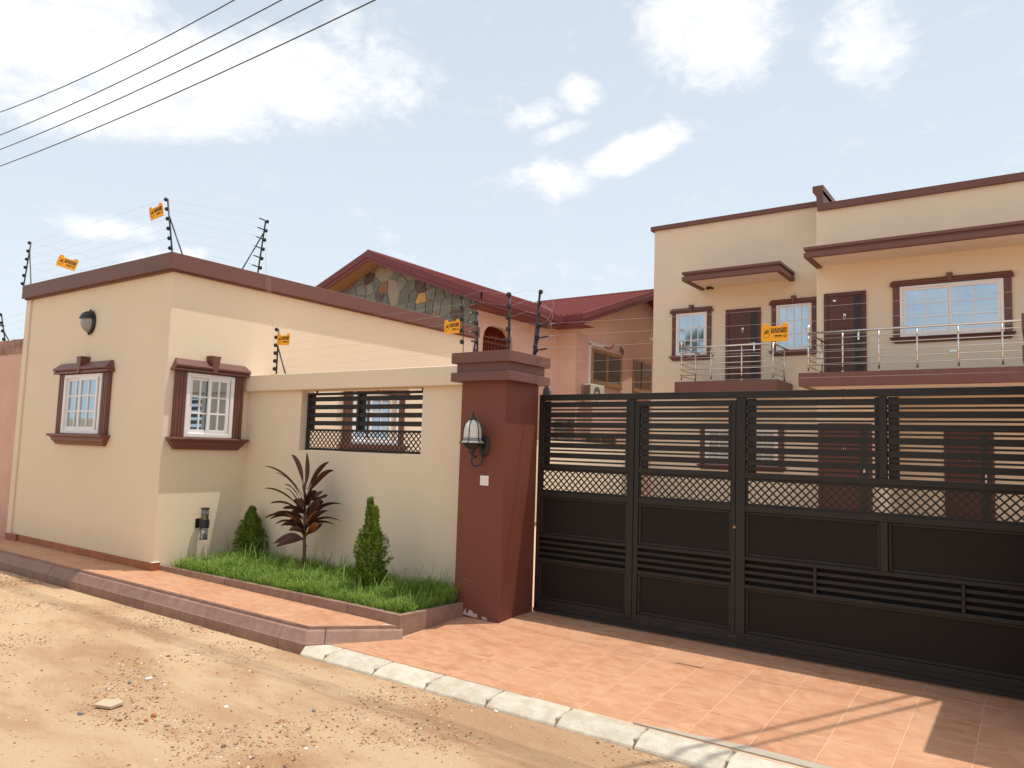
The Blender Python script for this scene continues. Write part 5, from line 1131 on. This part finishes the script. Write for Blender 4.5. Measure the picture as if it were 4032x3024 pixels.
wires('fence wires stretched across above the gate', [[tuple(ten[i][0]), (2.0, -0.2, 2.80 - 0.112 * i), (4.12, -0.2, 2.79 - 0.112 * i)] for i in range(3)] + [[(0.08, -0.16, 2.455 - 0.105 * i), (2.0, -0.2, 2.452 - 0.108 * i), (4.12, -0.2, 2.45 - 0.108 * i)] for i in range(3)], tens=ten, r=0.0011)
curls = []
for i in range(3):
    a = p7[i] + Vector((0.02, 0, 0)); c_ = p7[min(5, i + 3)] + Vector((0.02, 0, 0)); curls.append([a, a + Vector((0.14, -0.02, -0.09)), (a + c_) / 2 + Vector((0.17, -0.02, 0)), c_ + Vector((0.1, 0, 0.03)), c_])
wires('curled jumper wires hanging at the rear right fence post', curls, r=0.0013)
wires('fence wires beside the pink wall at the left edge', [[p0[i], (-13, -1.4 - 0.05 * i, p0[i].z + 0.05 + 0.05 * i)] for i in range(4)] + [[(-8.7, -0.9, 3.75 - 0.14 * i), (-13, -0.6, 3.6 - 0.12 * i)] for i in range(4)])

# warning signs
def text_mesh(s, size, shear=0.0, off=0.0, spacing=1.0):
    cu = bpy.data.curves.new('t', 'FONT'); cu.body = s; cu.size = size; cu.shear = shear; cu.offset = off; cu.space_character = spacing; cu.align_x = 'CENTER'; cu.align_y = 'CENTER'; cu.resolution_u = 2; cu.extrude = 0.0004
    ob = bpy.data.objects.new('t', cu); COL.objects.link(ob); dg = bpy.context.evaluated_depsgraph_get(); me = bpy.data.meshes.new_from_object(ob.evaluated_get(dg))
    bpy.data.objects.remove(ob); bpy.data.curves.remove(cu)
    for v in me.vertices: v.co = Vector((v.co.x, -v.co.z, v.co.y))
    return me
SW_, SH_ = 0.222, 0.155
T1 = text_mesh('DANGER', 0.036, 0.25, 0.0012, 1.05); T2 = text_mesh('ELECTRIC FENCE', 0.0175, 0.25, 0.0008, 1.0); T3 = text_mesh('NEMTEK', 0.0145, 0.1, 0.0008)
T4 = text_mesh('ELECTRIC FENCING', 0.0065, 0, 0.0)
outl = [(.05, 0.02), (.0, .35), (.015, .78), (.06, 1.0), (.22, 1.0), (.28, .84), (.74, .84), (.80, 1.0), (.95, 1.0), (1, .78), (.985, .3), (.94, .0), (.86, 0.03), (.15, .05)]
def sign(label, loc, rotz, roll=0.0, lean=0.0, scale=1.0):
    t = thing('warning_sign', label, 'sign', loc, 'yellow electric fence warning signs'); t.rotation_euler = (lean, roll, rotz); t.scale = (scale,) * 3
    P = [((a - .5) * SW_, (b_ - .5) * SH_) for a, b_ in outl]; MB().prism(P, 'y', -0.002, 0.002).build('plate', M['yellow'], t, raw=True, bevel=0.0008)
    rim = MB(); rim.tube([(a * 0.975, -0.003, b_ * 0.97) for a, b_ in P + P[:1]], 0.0018, 5); rim.box(-0.095, -0.075, -0.005, -0.002, 0.040, 0.052); rim.box(0.075, 0.095, -0.005, -0.002, 0.040, 0.052); rim.build('raised_rim', M['yellow'], t, raw=True)
    for me, x_, z_, yo in ((T1, 0.030, 0.024, 1), (T2, 0.030, 0.003, 1), (T3, 0.028, -0.026, 1), (T4, 0.028, -0.037, 1)):
        o = bpy.data.objects.new('lettering', me.copy()); COL.objects.link(o); o.parent = t; o.location = (x_, -0.0032, z_); o.data.materials.clear(); o.data.materials.append(M['ink'])
        ww = max(v.co.x for v in me.vertices) - min(v.co.x for v in me.vertices); tw = {0: 0.128, 1: 0.128, 2: 0.062, 3: 0.06}[[T1, T2, T3, T4].index(me)]; o.scale = (tw / ww, 1, 1)
    ic = MB()
    # open hand outline struck by lightning
    pal = [(-0.088, -0.030), (-0.070, -0.042), (-0.048, -0.028), (-0.040, -0.010), (-0.050, -0.004), (-0.078, -0.004), (-0.090, -0.016)]
    ic.tube([(a, -0.003, b_) for a, b_ in pal + pal[:1]], 0.0013, 4)
    for i, (fx, fz, fl_) in enumerate(((-0.082, -0.004, 0.022), (-0.074, -0.002, 0.028), (-0.065, -0.002, 0.027), (-0.056, -0.004, 0.021))):
        ic.raw([(fx - .003, -0.0034, fz), (fx + .003, -0.0034, fz), (fx + .003 + fl_ * .5, -0.0034, fz + fl_), (fx - .002 + fl_ * .5, -0.0034, fz + fl_)], [(0, 1, 2, 3)])
    for (bx, bz, s_) in ((-0.090, 0.030, 1), (-0.055, 0.036, -1), (-0.038, 0.028, -1), (-0.092, 0.012, 1), (-0.042, -0.012, -1)):
        ic.raw([(bx, -0.0034, bz), (bx + .006 * s_, -0.0034, bz - .002), (bx + .004 * s_, -0.0034, bz - .007), (bx + .012 * s_, -0.0034, bz - .014), (bx + .002 * s_, -0.0034, bz - .006)], [(0, 1, 2, 3, 4)])
    ic.build('hand_and_lightning_icon', M['ink'], t, raw=True, recalc=False)
    lg = MB(); lg.lathe([(0.001, -0.0032), (0.0125, -0.0032), (0.0125, -0.0022), (0.001, -0.0022)], (0.080, 0, -0.028), 20, 'y'); lg.build('round_logo', M['ink'], t, raw=True)
    l2 = MB(); l2.raw([(0.072, -0.0036, -0.033), (0.076, -0.0036, -0.036), (0.089, -0.0036, -0.022), (0.085, -0.0036, -0.019)], [(0, 1, 2, 3)]); l2.raw([(0.071, -0.0036, -0.027), (0.073, -0.0036, -0.030), (0.083, -0.0036, -0.019), (0.080, -0.0036, -0.017)], [(0, 1, 2, 3)]); l2.build('logo_stripe', M['yellow'], t, raw=True, recalc=False)
    return t
sign('yellow electric fence warning sign hanging over the gate in front of the house', (2.413, -0.205, 2.607), 0.02, -0.0)
sign('yellow warning sign on the coping wires just left of the brown pillar', (-0.905, -0.33, 2.865), 0.0, -0.02, 0.05)
sign('yellow warning sign beside the post on the cream coping', (-3.725, -0.315, 2.897), 0.12, 0.02)
sign('yellow warning sign tilted right end up beside the roof corner post', (-4.955, -1.43, 4.455), 0.15, -0.2, 0.1, 1.15)
sign('yellow warning sign sagging low on the far left roof wires', (-7.37, -1.40, 4.09), 0.95, 0.24, -0.1, 1.2)

# ------------------------------------------------------------------ overhead power lines
for i, (z, a_) in enumerate(((6.86, 0.0085), (6.54, 0.0045), (6.29, 0.004), (6.00, 0.0036))):
    pts = []; q = -26
    while q <= 16: pts.append((q, -1.38 + 0.0 * q, z + a_ * (q + 4.6) ** 2 * (1 if i else 0.9))); q += 1.0
    o = MB().tube(pts, 0.007, 6).build('power_line', M['cable'], smooth=True)
    tag(o, ('topmost', 'second from top', 'third from top', 'lowest')[i] + ' of the four overhead power lines at upper left', 'cable', 'overhead power lines')

for i, q in enumerate((0.0, 0.16)):  # unseen cable pair, added to throw diagonal shadow streaks on the driveway tiles
    o = MB().tube([(3.38 + q, -1.38, 6.0), (3.98 + q, -0.37, 5.93), (4.6 + q, 0.67, 5.9), (8.2 + q, 6.7, 6.3), (8.6 + q, 14.4, 6.6)], 0.016, 6).build('shadow_cable', M['cable'], smooth=True)
    tag(o, ('inner', 'outer')[i] + ' of two added cables out of view, casting soft shadow streaks on the driveway', 'cable', 'added shadow cables')
# ------------------------------------------------------------------ across the street (seen only in reflections)
ow = thing('opposite_wall', 'tan compound wall across the street reflected in the windows', 'wall', (-10, -12, 0))
MB().box(-45, 18, -12.3, -12.0, -0.3, 2.3).build('wall', M['cream'], ow)
def palm(label, x, y, h, seed):
    t = thing('palm_tree', label, 'tree', (x, y, -0.2)); rn = random.Random(seed)
    MB().tube([(x, y, -0.3), (x + 0.2, y, h * 0.5), (x, y, h)], 0.16, 10, rs=[0.22, 0.16, 0.13]).build('trunk', M['bark'], t, smooth=True)
    mb = MB()
    for k in range(17):
        a = 2 * PI * k / 17 + rn.uniform(-.2, .2); el = rn.uniform(-0.1, 1.1); L_ = rn.uniform(2.4, 3.2); pts = []
        for i in range(12):
            s_ = i / 11; rr = L_ * s_ * math.cos(el * (1 - s_ * .5)); pts.append(Vector((x + math.cos(a) * rr, y + math.sin(a) * rr, h + L_ * s_ * math.sin(el) - 1.5 * s_ * s_ * (1.2 - el * .4))))
        mb.tube(pts, 0.02, 4)
        for i in range(1, 12):
            d = (pts[i] - pts[i - 1]).normalized(); sd = d.cross(Vector((0, 0, 1))).normalized()
            for f_ in (0, 0.5):
                c_ = pts[i - 1] + (pts[i] - pts[i - 1]) * f_; ll = 0.75 * math.sin(PI * (0.15 + 0.8 * (i + f_) / 12))
                for s2 in (-1, 1):
                    e_ = c_ + sd * s2 * ll + d * ll * .45 + Vector((0, 0, -ll * .45)); k0 = len(mb.v); mb.v += [tuple(c_ - d * .03), tuple(c_ + d * .03), tuple(e_)]; mb.f.append((k0, k0 + 1, k0 + 2))
    f = mb.build('fronds', M['palm'], t, recalc=False)
palm('coconut palm across the street reflected in the small upstairs window', -16.3, -14, 9.6, 1)
palm('coconut palm across the street reflected in the large upstairs window', 0.9, -15, 7.6, 2)
